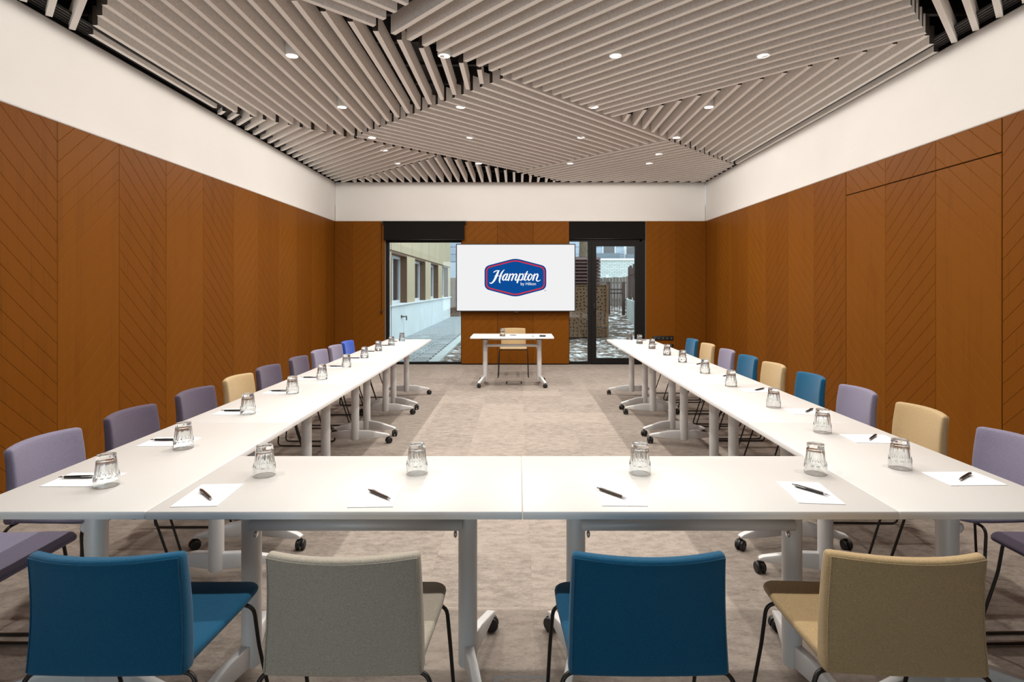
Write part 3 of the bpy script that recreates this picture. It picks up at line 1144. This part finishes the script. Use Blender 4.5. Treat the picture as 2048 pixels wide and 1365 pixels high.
def tumbler_mesh():
    seg = 60
    NF = 10
    prof_out = [(0.0398, 0.0), (0.0406, 0.0015), (0.0408, 0.012), (0.0409, 0.024), (0.0408, 0.030), (0.0406, 0.034), (0.0404, 0.037), (0.0401, 0.040),
                (0.0398, 0.043), (0.0394, 0.046), (0.0389, 0.050), (0.0375, 0.062), (0.0358, 0.078), (0.0345, 0.092), (0.0338, 0.100), (0.0334, 0.105),
                (0.0326, 0.109), (0.0308, 0.1125), (0.0270, 0.1135), (0.0200, 0.1125), (0.0100, 0.1120)]
    prof_in = [(0.0388, 0.0), (0.0384, 0.002), (0.0380, 0.020), (0.0362, 0.036), (0.0335, 0.050), (0.0312, 0.064), (0.0293, 0.078), (0.0276, 0.087), (0.0250, 0.0915), (0.0180, 0.0930), (0.0090, 0.0935)]
    m = MB()
    rings = []
    for kind, prof in (('o', prof_out), ('i', prof_in)):
        for r, z in prof:
            ring = []
            for i in range(seg):
                th = 2 * math.pi * i / seg
                w = (th % (2 * math.pi / NF)) - math.pi / NF
                rr = r
                if kind == 'o':
                    zb = 0.033 + 0.013 * (abs(w) / (math.pi / NF)) ** 2
                    t = max(0.0, min(1.0, (z - zb) / 0.004))
                    t *= max(0.0, min(1.0, (0.113 - z) / 0.006))
                    flat = r * math.cos(math.pi / NF) / math.cos(w) * 1.012
                    rr = r * (1 - t) + flat * t - 0.0024 * t
                else:
                    rr = r
                ring.append(len(m.v))
                m.v.append((rr * math.cos(th), rr * math.sin(th), z))
            rings.append((kind, ring))
    o = [r for k, r in rings if k == 'o']
    n = [r for k, r in rings if k == 'i']
    for grp in (o, n):
        for a, b in zip(grp[:-1], grp[1:]):
            for i in range(seg):
                j = (i + 1) % seg
                m.face([a[i], a[j], b[j], b[i]], 0, True)
    m.face(o[-1], 0)
    m.face(n[-1], 0)
    for i in range(seg):
        j = (i + 1) % seg
        m.face([o[0][i], o[0][j], n[0][j], n[0][i]], 0, True)
    me = m.mesh('tumbler', 'tumbler_glass')
    try:
        me.set_sharp_from_angle(angle=0.35)
    except Exception:
        pass
    return me


TUM = tumbler_mesh()


def tumbler(x, y, label, group):
    o = link('glass_tumbler', TUM, None, (x, y, TT + 0.0004), random.uniform(0, 6))
    return tag(o, label, 'glass', group)


GT = 'upturned tumblers on the tables'
LG = [(213, 972), (367, 897), (496, 828), (585, 787), (644, 759), (693, 735), (729, 717), (757, 703), (783, 692), (804, 683)]
RG = [(1800, 937), (1645, 865), (1547, 815), (1462, 773), (1410, 747), (1365, 725), (1334, 711), (1304, 698), (1279, 688), (1259, 680)]
FG = [(529, 951, 'leftmost of the four'), (834, 947, 'second from left of the four'), (1280, 947, 'third from left of the four'), (1631, 947, 'rightmost of the four')]
for side, G in (('left', LG), ('right', RG)):
    for k, (x, y) in enumerate(G):
        X, Y = px(x, y, TT)
        tumbler(X, Y, 'upturned clear tumbler on the %s table row, %s' % (side, ORDN[k]), GT)
for x, y, w in FG:
    X, Y = px(x, y, TT)
    tumbler(X, Y, 'upturned clear tumbler on the front table row, %s' % w, GT)
tumbler(-0.225, 8.30, 'upturned clear tumbler on the presenter table', GT)

PAPER = MB().box((-0.074, -0.105, 0), (0.074, 0.105, 0.0016)).mesh('paper_pad', 'paper')
pen_body = MB().lathe([(0.0042, -0.046), (0.0054, -0.040), (0.0056, 0.010), (0.0050, 0.052), (0.0046, 0.054)], 12, axis='x').mesh('barrel', 'pen_black')
pen_body2 = pen_body.copy()
pen_body2.materials.clear()
pen_body2.materials.append(MATS['pen_brown'])
pen_tip = MB().lathe([(0.0046, 0.054), (0.0040, 0.062), (0.0018, 0.073), (0.0008, 0.076)], 12, axis='x').mesh('tip', 'chrome')
pen_btn = MB().lathe([(0.0030, -0.058), (0.0032, -0.050), (0.0044, -0.048), (0.0044, -0.045)], 10, axis='x').mesh('button', 'chrome')
pen_clip = MB().tube([(-0.046, 0, 0.0050), (-0.040, 0, 0.0085), (-0.012, 0, 0.0075), (-0.006, 0, 0.0060)], 0.0013, 6).mesh('clip', 'chrome')


def pen(x, y, rot, z, label, brown=False):
    t = thing('ballpoint_pen', label, 'pen', (x, y, z + 0.0062), rot, 'ballpoint pens on the tables')
    link('barrel', pen_body2 if brown else pen_body, t)
    link('tip', pen_tip, t)
    link('button', pen_btn, t)
    link('clip', pen_clip, t).rotation_euler = (random.choice((-1, 1)) * 1.3, 0, 0)
    return t


def paper(x, y, rot, label):
    o = link('paper_pad', PAPER, None, (x, y, TT + 0.0004), rot)
    return tag(o, label, 'paper', 'note paper on the tables')


ZP = TT + 0.0021
front_sets = [((418, 991), 0.06, (398, 980), (424, 1003), 'leftmost of four', True),
              ((754, 992), 0.03, (733, 982), (781, 1002), 'second from left of four', True),
              ((1240, 990), -0.02, (1190, 978), (1251, 1000), 'third from left of four', True),
              ((1618, 986), -0.10, (1579, 971), (1656, 994), 'rightmost of four', False)]
for (pc, pr, a, b, w, br) in front_sets:
    X, Y = px(pc[0], pc[1], TT)
    paper(X, Y, pr, 'blank white note paper on the front table row, %s' % w)
    A, B = Vector(px(a[0], a[1], ZP)), Vector(px(b[0], b[1], ZP))
    M = (A + B) / 2
    pen(M.x, M.y, math.atan2(B.y - A.y, B.x - A.x), ZP, '%s ballpoint pen on note paper on the front row, %s' % ('brown' if br else 'black', w), br)
LPEN = [((113, 964), (190, 951)), ((296, 887), (350, 878)), ((434, 827), (480, 820)), ((532, 786), (570, 781)), ((596, 758), (629, 755)),
        ((652, 735), (675, 733)), ((690, 718), (710, 717)), ((722, 704), (739, 704)), ((749, 692), (766, 692)), ((770, 684), (784, 684))]
for k, (a, b) in enumerate(LPEN):
    A, B = Vector(px(a[0], a[1], ZP)), Vector(px(b[0], b[1], ZP))
    Y = (A.y + B.y) / 2
    paper(-1.605, Y - 0.01, math.pi / 2 + random.uniform(-0.04, 0.04), 'blank white note paper on the left table row, %s' % ORDN[k])
    u = -1 if k == 0 else -1
    pen(-1.625 if k else -1.63, Y, math.pi + random.uniform(0.0, 0.12), ZP, 'black ballpoint pen on the left table row, %s' % ORDN[k])
for k, (x, y) in enumerate(RG):
    X, Y = px(x, y, TT)
    Yp = Y - (0.125 if k < 3 else 0.17)
    paper(1.655, Yp, math.pi / 2 + random.uniform(-0.06, 0.03), 'blank white note paper on the right table row, %s' % ORDN[k])
    pen(1.675, Yp + 0.01, math.pi + 0.75 + random.uniform(-0.15, 0.15), ZP, 'black ballpoint pen on the right table row, %s' % ORDN[k])
# presenter's table
o = link('paper_pad', PAPER, None, (-0.10, 8.42, TT + 0.0004), 0.0)
tag(o, 'blank white note paper on the presenter table', 'paper', 'note paper on the tables')
pen(-0.07, 8.40, 2.7, ZP, 'black ballpoint pen on the presenter table')
rm = MB().box((-0.028, -0.045, 0), (0.028, 0.045, 0.022))
rm = tag(rm.build('presenter_mouse', 'black_plastic', None, bevel=0.009, bseg=3, loc=(0.355, 8.24, TT + 0.0004), rot=1.4), 'small black wireless mouse on the presenter table', 'mouse')
rc = MB().box((-0.006, -0.03, 0), (0.006, 0.03, 0.008))
tag(rc.build('presentation_clicker', 'black_plastic', None, bevel=0.002, bseg=2, loc=(0.215, 8.27, TT + 0.0004), rot=0.3), 'slim black stick beside the mouse on the presenter table', 'clicker')

# floor boxes
for (x, y, w, lab) in ((0.01, 2.02, 0.2, 'metal floor socket box in the carpet at the bottom edge, behind the front chairs'), (-0.06, 8.62, 0.24, 'metal floor socket box in the carpet under the presenter table')):
    fb = thing('floor_box', lab, 'floor box', (x, y, 0.0))
    MB().box((-w / 2, -w / 2, 0.0002), (w / 2, w / 2, 0.003)).build('rim', 'black_plastic', fb)
    MB().box((-w / 2 + 0.02, -w / 2 + 0.02, 0.0032), (w / 2 - 0.02, w / 2 - 0.02, 0.0055)).build('lid', 'carpet', fb)
    MB().box((-w / 2 + 0.002, -0.04, 0.0032), (-w / 2 + 0.018, 0.04, 0.005)).build('cable_flap', 'black_plastic', fb)

# power panels on the back wall
for (x0, x1, z0, z1, n, lab) in ((2.50, 2.89, 0.455, 0.535, 5, 'long black power socket strip low on the back wall'), (2.70, 2.89, 0.335, 0.385, 2, 'short black outlet plate below the long socket strip')):
    pp = thing('socket_strip', lab, 'socket', ((x0 + x1) / 2, YB, z0))
    hw = (x1 - x0) / 2
    MB().box((-hw, -0.012, 0), (hw, -0.0005, z1 - z0)).build('plate', 'black_plastic', pp, bevel=0.003)
    for i in range(n):
        cx = -hw + (i + 0.5) * 2 * hw / n
        MB().lathe([(0.022, -0.0135), (0.020, -0.0135), (0.019, -0.0125)], 16, axis='y', center=(cx, 0, (z1 - z0) / 2), cap=True).build('socket', 'grille_grey', pp)

# ------------------------------------------------------------------ outside
mat('paver', rgb(150, 158, 160), 0.85, noise=((7, 7, 7), 0.15, 4))
mat('paver_joint', rgb(66, 72, 74), 0.95)
mat('clad_tan', rgb(172, 158, 128), 0.6, noise=((3, 3, 0.6), 0.06, 3))
mat('clad_dark', rgb(96, 72, 50), 0.7)
mat('base_white', rgb(206, 216, 218), 0.8, noise=((2, 2, 2), 0.05, 4))
mat('sill_white', rgb(222, 228, 230), 0.5)
mat('upvc', rgb(196, 202, 206), 0.45)
mat('far_glass', rgb(40, 44, 48), 0.03, spec=0.9)
mat('curtain', rgb(70, 60, 50), 0.9)
mat('corten', rgb(112, 84, 58), 0.75, noise=((4, 4, 4), 0.12, 4))
mat('louvre_brown', rgb(82, 58, 54), 0.6)
mat('bark', rgb(104, 92, 76), 0.95, noise=((26, 26, 5), 0.35, 5), bump=((40, 40, 7), 0.9, 0.03))
mat('fence_grey', rgb(104, 96, 90), 0.9, noise=((12, 12, 1.5), 0.2, 4))
mat('fence_post', rgb(62, 50, 46), 0.7)
mat('concrete', rgb(176, 186, 186), 0.85, noise=((3, 3, 2), 0.12, 4))
mat('grey_clad', rgb(158, 172, 186), 0.7)
mat('grey_dark', rgb(112, 124, 132), 0.7)

_p = MATS['paver'].node_tree
_bs = _p.nodes['Principled BSDF']
_src = _bs.inputs['Base Color'].links[0].from_socket
_oi = _p.nodes.new('ShaderNodeObjectInfo')
_hv = _p.nodes.new('ShaderNodeHueSaturation')
_mr = _p.nodes.new('ShaderNodeMapRange')
_mr.inputs['To Min'].default_value = 0.72
_mr.inputs['To Max'].default_value = 1.15
_p.links.new(_oi.outputs['Random'], _mr.inputs['Value'])
_p.links.new(_mr.outputs['Result'], _hv.inputs['Value'])
_p.links.new(_src, _hv.inputs['Color'])
_p.links.new(_hv.outputs['Color'], _bs.inputs['Base Color'])

gm = bpy.data.materials.new('snowy_soil')
gm.use_nodes = True
nt = gm.node_tree
bs = nt.nodes['Principled BSDF']
bs.inputs['Roughness'].default_value = 0.95
geo = nt.nodes.new('ShaderNodeNewGeometry')
n1 = nt.nodes.new('ShaderNodeTexNoise'); n1.inputs['Scale'].default_value = 3.2; n1.inputs['Detail'].default_value = 10; n1.inputs['Roughness'].default_value = 0.8
nt.links.new(geo.outputs['Position'], n1.inputs['Vector'])
r = nt.nodes.new('ShaderNodeValToRGB')
r.color_ramp.elements[0].position = 0.47; r.color_ramp.elements[0].color = rgb(74, 62, 52)
r.color_ramp.elements[1].position = 0.58; r.color_ramp.elements[1].color = rgb(228, 238, 242)
e2 = r.color_ramp.elements.new(0.52); e2.color = rgb(118, 104, 92)
nt.links.new(n1.outputs['Fac'], r.inputs['Fac'])
nt.links.new(r.outputs['Color'], bs.inputs['Base Color'])
MATS['snowy_soil'] = gm

bm_ = bpy.data.materials.new('white_brick')
bm_.use_nodes = True
nt = bm_.node_tree
bs = nt.nodes['Principled BSDF']
bs.inputs['Roughness'].default_value = 0.85
geo = nt.nodes.new('ShaderNodeNewGeometry')
sep = nt.nodes.new('ShaderNodeSeparateXYZ'); cmb = nt.nodes.new('ShaderNodeCombineXYZ')
nt.links.new(geo.outputs['Position'], sep.inputs[0])
nt.links.new(sep.outputs[0], cmb.inputs[0]); nt.links.new(sep.outputs[2], cmb.inputs[1])
bt = nt.nodes.new('ShaderNodeTexBrick')
bt.inputs['Scale'].default_value = 1.0
bt.inputs['Brick Width'].default_value = 0.26; bt.inputs['Row Height'].default_value = 0.085; bt.inputs['Mortar Size'].default_value = 0.010
bt.inputs['Color1'].default_value = rgb(206, 216, 214); bt.inputs['Color2'].default_value = rgb(188, 198, 196); bt.inputs['Mortar'].default_value = rgb(140, 150, 148)
nt.links.new(cmb.outputs[0], bt.inputs['Vector'])
nt.links.new(bt.outputs['Color'], bs.inputs['Base Color'])
MATS['white_brick'] = bm_

pm = bpy.data.materials.new('perforated_sheet')
pm.use_nodes = True
nt = pm.node_tree
bs = nt.nodes['Principled BSDF']
bs.inputs['Base Color'].default_value = rgb(106, 80, 54)
bs.inputs['Roughness'].default_value = 0.7
geo = nt.nodes.new('ShaderNodeNewGeometry')
vo = nt.nodes.new('ShaderNodeTexVoronoi')
vo.voronoi_dimensions = '2D'
vo.inputs['Scale'].default_value = 11.0
vo.inputs['Randomness'].default_value = 0.55
sep = nt.nodes.new('ShaderNodeSeparateXYZ'); cmb = nt.nodes.new('ShaderNodeCombineXYZ')
nt.links.new(geo.outputs['Position'], sep.inputs[0])
sxy = nt.nodes.new('ShaderNodeMath'); sxy.operation = 'ADD'
nt.links.new(sep.outputs[0], sxy.inputs[0]); nt.links.new(sep.outputs[1], sxy.inputs[1])
nt.links.new(sxy.outputs[0], cmb.inputs[0]); nt.links.new(sep.outputs[2], cmb.inputs[1])
nt.links.new(cmb.outputs[0], vo.inputs['Vector'])
lt_ = nt.nodes.new('ShaderNodeMath'); lt_.operation = 'LESS_THAN'; lt_.inputs[1].default_value = 0.22
nt.links.new(vo.outputs['Distance'], lt_.inputs[0])
tb = nt.nodes.new('ShaderNodeBsdfTransparent')
mx = nt.nodes.new('ShaderNodeMixShader')
nt.links.new(lt_.outputs[0], mx.inputs[0]); nt.links.new(bs.outputs[0], mx.inputs[1]); nt.links.new(tb.outputs[0], mx.inputs[2])
nt.links.new(mx.outputs[0], nt.nodes['Material Output'].inputs[0])
MATS['perforated_sheet'] = pm


def gz(x, y):
    """ground height outside"""
    if x < 0.5:
        return -0.03
    t = max(0.0, y - 13.5) * 0.075 * min(1.0, (x - 0.5) / 1.2)
    return -0.03 + min(t, 0.85)


# garden ground
YO = YB + 0.31
g = MB()
NX, NY = 46, 70
gx0, gx1, gy0, gy1 = -1.56, 14.0, YO, 36.0
for j in range(NY + 1):
    for i in range(NX + 1):
        x = gx0 + (gx1 - gx0) * (i / NX) ** 1.4
        y = gy0 + (gy1 - gy0) * (j / NY) ** 1.5
        g.v.append((x, y, gz(x, y) + (random.uniform(-0.015, 0.03) if i > 0 else 0)))
for j in range(NY):
    for i in range(NX):
        a = j * (NX + 1) + i
        g.face([a, a + 1, a + NX + 2, a + NX + 1], 0, True)
gr = link('garden_ground', g.mesh('garden_ground', 'snowy_soil'))
struct(gr)
ground_l = struct(MB().box((-14, YO, -0.4), (-1.56, 40, -0.036)).build('ground_slab', 'paver_joint'))

# paved path
path = struct(MB().box((-3.3, YO, -0.08), (-1.56, 34, -0.032)).build('path', 'paver_joint'))
pv = MB().box((-0.191, -0.088, -0.03), (0.191, 0.088, 0.0)).mesh('paver', 'paver', bevel=0.003, bseg=1)
j = 0
y = YO + 0.1
while y < 17.5:
    off = 0.2 if j % 2 else 0.0
    for i in range(5):
        x = -3.3 + 0.2 + i * 0.4 - off * 0.5
        if x + 0.2 < -1.5:
            link('paver', pv, path, (x, y, -0.012))
    y += 0.2
    j += 1
far = MB()
while y < 28:
    off = 0.2 if j % 2 else 0.0
    for i in range(5):
        x = -3.3 + 0.2 + i * 0.4 - off * 0.5
        if x + 0.2 < -1.5:
            far.box((x - 0.1985, y - 0.0985, -0.031), (x + 0.1985, y + 0.0985, -0.012))
    y += 0.2
    j += 1
far.build('far_pavers', 'paver', path)['kind'] = 'stuff'
kerb = MB().box((-1.74, YO, -0.05), (-1.54, 29.0, 0.005)).build('path_kerb', 'concrete')
tag(kerb, 'thin concrete kerb between the paved path and the snowy bed', 'kerb')

# neighbouring wing along the path
FX = -3.27            # facade plane
bd = thing('neighbour_building', 'tan panelled building wing with tall windows above a white base, outside left window', 'building', (FX, 18, 0))
BO = Vector((FX, 18, 0))


def bb(mb, name, m, parent=bd, bevel=0.0):
    mb.v = [(v[0] - BO.x, v[1] - BO.y, v[2] - BO.z) for v in mb.v]
    return mb.build(name, m, parent, bevel=bevel)


YE = 27.6
bb(MB().box((-9, YO, -0.03), (FX - 0.28, YE, 6.0)), 'wall_core', 'clad_dark')
for a in [YO + 0.0 + i * 2.7 for i in range(7)]:
    b_ = min(a + 2.7, YE)
    if b_ - a > 0.2:
        bb(MB().box((FX - 0.275, a + 0.015, -0.02), (FX, b_ - 0.015, 0.95)), 'base_panel', 'base_white')
bb(MB().box((FX - 0.27, YO, 0.951), (FX + 0.07, YE, 0.985)), 'sill', 'sill_white')
WIN = [(12.0, 13.6), (14.8, 16.85), (18.15, 20.2), (21.45, 23.45), (24.7, 26.7)]
prev = YO
for a, b_ in WIN + [(YE, YE)]:
    if a - prev > 0.05:
        n_ = 2 if a - prev > 1.0 else 1
        for q in range(n_):
            c0, c1 = prev + (a - prev) * q / n_, prev + (a - prev) * (q + 1) / n_
            bb(MB().box((FX - 0.27, c0 + (0.004 if q else 0), 0.988), (FX, c1 - (0.004 if q < n_ - 1 else 0), 2.36)), 'pier_panel', 'clad_tan')
    prev = b_
for a, b_ in WIN:
    bb(MB().box((FX - 0.198, b_ - 0.009, 0.99), (FX - 0.002, b_ - 0.001, 2.325)), 'jamb_liner', 'clad_dark')
    wn = bb(MB().box((FX - 0.275, a + 0.01, 0.99), (FX - 0.20, a + 0.08, 2.33)).box((FX - 0.275, b_ - 0.08, 0.99), (FX - 0.20, b_ - 0.01, 2.33))
            .box((FX - 0.275, a + 0.08, 0.99), (FX - 0.20, b_ - 0.08, 1.07)).box((FX - 0.275, a + 0.08, 2.25), (FX - 0.20, b_ - 0.08, 2.33))
            .box((FX - 0.275, (a + b_) / 2 - 0.05, 1.07), (FX - 0.20, (a + b_) / 2 + 0.05, 2.25)), 'window_frame', 'upvc')
    for c0, c1 in ((a + 0.08, (a + b_) / 2 - 0.05), ((a + b_) / 2 + 0.05, b_ - 0.08)):
        bb(MB().box((FX - 0.25, c0, 1.07), (FX - 0.24, c1, 2.25)), 'pane', 'far_glass', wn)
bb(MB().box((FX - 0.27, YO, 2.33), (FX - 0.004, YE, 2.40)), 'head_band', 'clad_dark')
yy = YO
while yy < YE - 0.1:
    y2 = min(yy + 1.66, YE)
    bb(MB().box((FX - 0.27, yy + 0.014, 2.41), (FX + 0.012, y2 - 0.014, 3.9)), 'upper_panel', 'clad_tan')
    bb(MB().box((FX - 0.27, yy + 0.014, 3.92), (FX + 0.012, y2 - 0.014, 5.9)), 'upper_panel', 'clad_tan')
    yy = y2
bb(MB().tube([(FX + 0.001, 16.0, 0.62), (FX + 0.10, 16.0, 0.62), (FX + 0.10, 16.25, 0.62), (FX + 0.10, 16.25, 0.50)], 0.018, 8).box((FX, 15.95, 0.58), (FX + 0.02, 16.05, 0.66)), 'garden_tap', 'steel_lid')
cn = thing('entrance_canopy', 'flat pale canopy slab fixed to the building outside the left window', 'canopy', (FX + 0.013, 13.0, 2.62))
MB().box((0, -1.6, 0.0), (0.55, 1.2, 0.02)).build('soffit', 'grey_dark', cn)
MB().box((0, -1.6, 0.0205), (0.57, 1.22, 0.16)).build('slab', 'sill_white', cn)

# garden things seen through the door
ps = thing('perforated_screen', 'brown perforated metal screen box standing on snowy ground outside door', 'screen', (1.85, 15.7, gz(1.85, 15.1) - 0.03))
sh = 1.49 - (gz(1.85, 15.1) - 0.03)
for (a, b_) in (((-0.95, -0.60, 0.06), (0.50, -0.58, sh)), ((0.505, -0.57, 0.06), (0.525, 0.6, sh)), ((-0.95, 0.58, 0.06), (0.50, 0.60, sh))):
    MB().box(a, b_).build('perforated_panel', 'perforated_sheet', ps)
for x, y in ((-0.98, -0.6), (0.51, -0.6), (0.51, 0.6), (-0.98, 0.6)):
    MB().box((x - 0.03, y - 0.03, 0), (x + 0.03, y + 0.03, sh + 0.005)).build('post', 'corten', ps)
MB().box((-0.93, -0.53, 0.06), (0.45, 0.53, sh - 0.02)).build('hole_shade', 'fence_post', ps)  # added dark box, stands in for the shade behind the holes
MB().box((-0.95, -0.625, sh - 0.001), (0.54, -0.57, sh + 0.02)).build('top_rail', 'corten', ps)

lv = thing('louvred_enclosure', 'dark brown louvred plant enclosure behind the perforated screen', 'enclosure', (1.6, 17.1, gz(1.6, 17.1) - 0.02))
lz = gz(1.6, 17.1) - 0.02
MB().box((-0.72, -0.40, 0), (0.66, 0.40, 2.33 - lz)).build('core', 'fence_post', lv)
bl_me = MB().prism([(-0.02, 0.0), (0.07, -0.07), (0.075, -0.06), (0.0, 0.012)], 'x', -0.78, 0.80).mesh('blade', 'louvre_brown')
NB = 18
for i in range(NB):
    z = 0.35 + i * (2.30 - lz - 0.35) / NB + 0.1
    b1 = link('louvre_blade', bl_me, lv, (0, -0.44, z))
    b1.rotation_euler = (0, 0, 0)
    b1.scale = (1, -1, 1)
    sb = MB().prism([(0.66, 0.0), (0.79, -0.07), (0.795, -0.06), (0.66, 0.012)], 'y', -0.44, 0.44)
    sb.build('louvre_blade', 'louvre_brown', lv, loc=(0, 0, z))

tr = thing('tree', 'thick bare tree trunk rising behind the louvred enclosure', 'tree', (2.41, 21.0, gz(2.41, 21.0) - 0.05))
tp = [(0, 0, 0, 0.30), (0.0, 0, 0.5, 0.22), (0.01, 0, 1.6, 0.195), (0.03, 0.02, 3.0, 0.18), (0.0, 0.05, 4.6, 0.15), (0.06, 0.1, 6.2, 0.09), (0.1, 0.1, 7.6, 0.03)]
tc = catmull(tp, 4)
MB().tube([p[:3] for p in tc], [p[3] for p in tc], 12).build('trunk', 'bark', tr)
for k in range(8):
    a = k * 2.4
    z = 3.6 + k * 0.42
    q = [(0.02, 0.03, z, 0.05), (0.5 * math.cos(a), 0.5 * math.sin(a), z + 0.35, 0.035), (1.1 * math.cos(a + 0.2), 1.1 * math.sin(a + 0.2), z + 0.9, 0.02), (1.5 * math.cos(a), 1.5 * math.sin(a), z + 1.5, 0.008)]
    q = catmull(q, 3)
    MB().tube([p[:3] for p in q], [p[3] for p in q], 6).build('branch', 'bark', tr)

fn = thing('paling_fence', 'weathered grey wooden paling fence at the end of the snowy path', 'fence', (3.9, 23.0, gz(3.9, 23.0) - 0.05))
pk = MB()
x = -3.2
while x < 3.6:
    h = 1.18 + 0.05 * (x + 0.6) + random.uniform(-0.02, 0.02)
    pk.box((x, -0.012, 0.0), (x + 0.115, 0.012, h))
    x += 0.13
pk.build('palings', 'fence_grey', fn)['kind'] = 'stuff'
for z in (0.25, 0.95):
    MB().box((-3.2, 0.013, z), (3.6, 0.055, z + 0.08)).build('rail', 'fence_grey', fn)
for x in (-1.9, -0.35, 1.2, 2.8):
    MB().box((x, 0.056, 0), (x + 0.1, 0.15, 1.3)).build('post', 'sill_white', fn)

rf = thing('railing', 'dark brown post and rail barrier in front of the paling fence', 'railing', (3.3, 20.0, gz(3.3, 20.0) - 0.05))
for x in (-0.13, 0.39):
    MB().box((x - 0.05, -0.05, 0), (x + 0.05, 0.05, 1.22)).build('post', 'fence_post', rf)
for z in (0.93, 0.80):
    MB().box((-0.08, -0.02, z), (0.34, 0.02, z + 0.05)).build('rail', 'fence_post', rf)
bars = MB()
for i in range(4):
    bars.box((-0.02 + i * 0.09, -0.008, 0.2), (-0.005 + i * 0.09, 0.008, 0.93))
bars.build('bars', 'fence_post', rf)['kind'] = 'stuff'

# curved retaining wall with a metal fence on top
wp = catmull([(3.05, 12.0), (3.22, 14.0), (3.40, 16.0), (3.56, 18.0), (3.80, 20.0), (4.3, 22.5)], 5)
rw = MB()
for i, (x, y) in enumerate(wp):
    a, b_ = wp[max(0, i - 1)], wp[min(len(wp) - 1, i + 1)]
    t = Vector((b_[0] - a[0], b_[1] - a[1])).normalized()
    nx_, ny_ = t.y, -t.x
    z0 = -0.3
    for (off, z) in ((0, z0), (0.22, z0), (0.22, 1.02), (0, 1.02)):
        rw.v.append((x + nx_ * off, y + ny_ * off, z))
for i in range(len(wp) - 1):
    for q in range(4):
        q2 = (q + 1) % 4
        rw.face([i * 4 + q, i * 4 + q2, (i + 1) * 4 + q2, (i + 1) * 4 + q], 0, False)
rw.face([0, 1, 2, 3]); n = (len(wp) - 1) * 4; rw.face([n, n + 3, n + 2, n + 1])
o = rw.build('retaining_wall', 'concrete')
tag(o, 'curved pale concrete retaining wall outside the glazed door', 'wall')
mf = thing('metal_fence', 'dark metal fence standing on the curved concrete wall', 'fence', (3.7, 19.0, 1.021))
base = [Vector((p[0] + 0.1 - 3.7, p[1] - 19.0, 0)) for p in wp if 13 < p[1] < 22]
for p in base[::3]:
    MB().box((p.x - 0.04, p.y - 0.04, 0), (p.x + 0.04, p.y + 0.04, 1.15)).build('post', 'fence_post', mf)
for z in (0.12, 0.85):
    MB().tube([(p.x, p.y, z) for p in base], 0.022, 6).build('rail', 'fence_post', mf)
bars = MB()
for a, b_ in zip(base[:-1], base[1:]):
    for q in range(3):
        p = a + (b_ - a) * (q / 3)
        bars.box((p.x - 0.008, p.y - 0.008, 0.12), (p.x + 0.008, p.y + 0.008, 1.05))
bars.build('bars', 'fence_post', mf)['kind'] = 'stuff'

wh = thing('brick_building', 'white painted brick wall with grey clad storey and windows far behind fence', 'building', (5, 31, 0))
MB().box((-6, -1.0, 0), (9, 0, 2.85)).build('brick_wall', 'white_brick', wh)
MB().box((-6.05, -1.06, 2.851), (9, 0.0, 2.95)).build('coping', 'sill_white', wh)
MB().box((-12, 1.5, 0), (9, 6, 8.0)).build('upper_storey', 'grey_clad', wh)
for i in range(12):
    MB().box((-12, 1.46, 2.9 + i * 0.42), (9, 1.499, 3.29 + i * 0.42)).build('cladding_board', 'grey_clad', wh)
for (x, z0, z1, w) in ((-0.15, 3.35, 3.95, 0.62), (1.15, 3.0, 3.95, 0.55), (2.6, 3.3, 3.95, 0.6)):
    f = MB().box((x - 0.06, 1.40, z0 - 0.06), (x + w + 0.06, 1.458, z1 + 0.06)).build('window_frame', 'sill_white', wh)
    MB().box((x, 1.37, z0), (x + w, 1.3995, z1)).build('pane', 'far_glass', f)
MB().box((-0.6, 1.25, 2.96), (0.75, 1.3, 3.36)).build('balcony_panel', 'grey_dark', wh)
MB().box((1.05, 1.25, 2.96), (1.8, 1.3, 3.3)).build('balcony_panel', 'grey_dark', wh)
MB().tube([(1.0, 1.2, 2.96), (1.0, 1.2, 5.5)], 0.05, 8).build('downpipe', 'sill_white', wh)

f2 = thing('board_fence', 'brown board fence closing the far end of the paved path', 'fence', (-2.9, 29.2, -0.03))
bdz = MB()
x = -1.6
while x < 3.2:
    bdz.box((x, -0.015, 0), (x + 0.14, 0.015, 1.95))
    x += 0.15
bdz.build('boards', 'corten', f2)['kind'] = 'stuff'
for z in (0.3, 1.6):
    MB().box((-1.6, 0.016, z), (3.2, 0.06, z + 0.09)).build('rail', 'fence_post', f2)
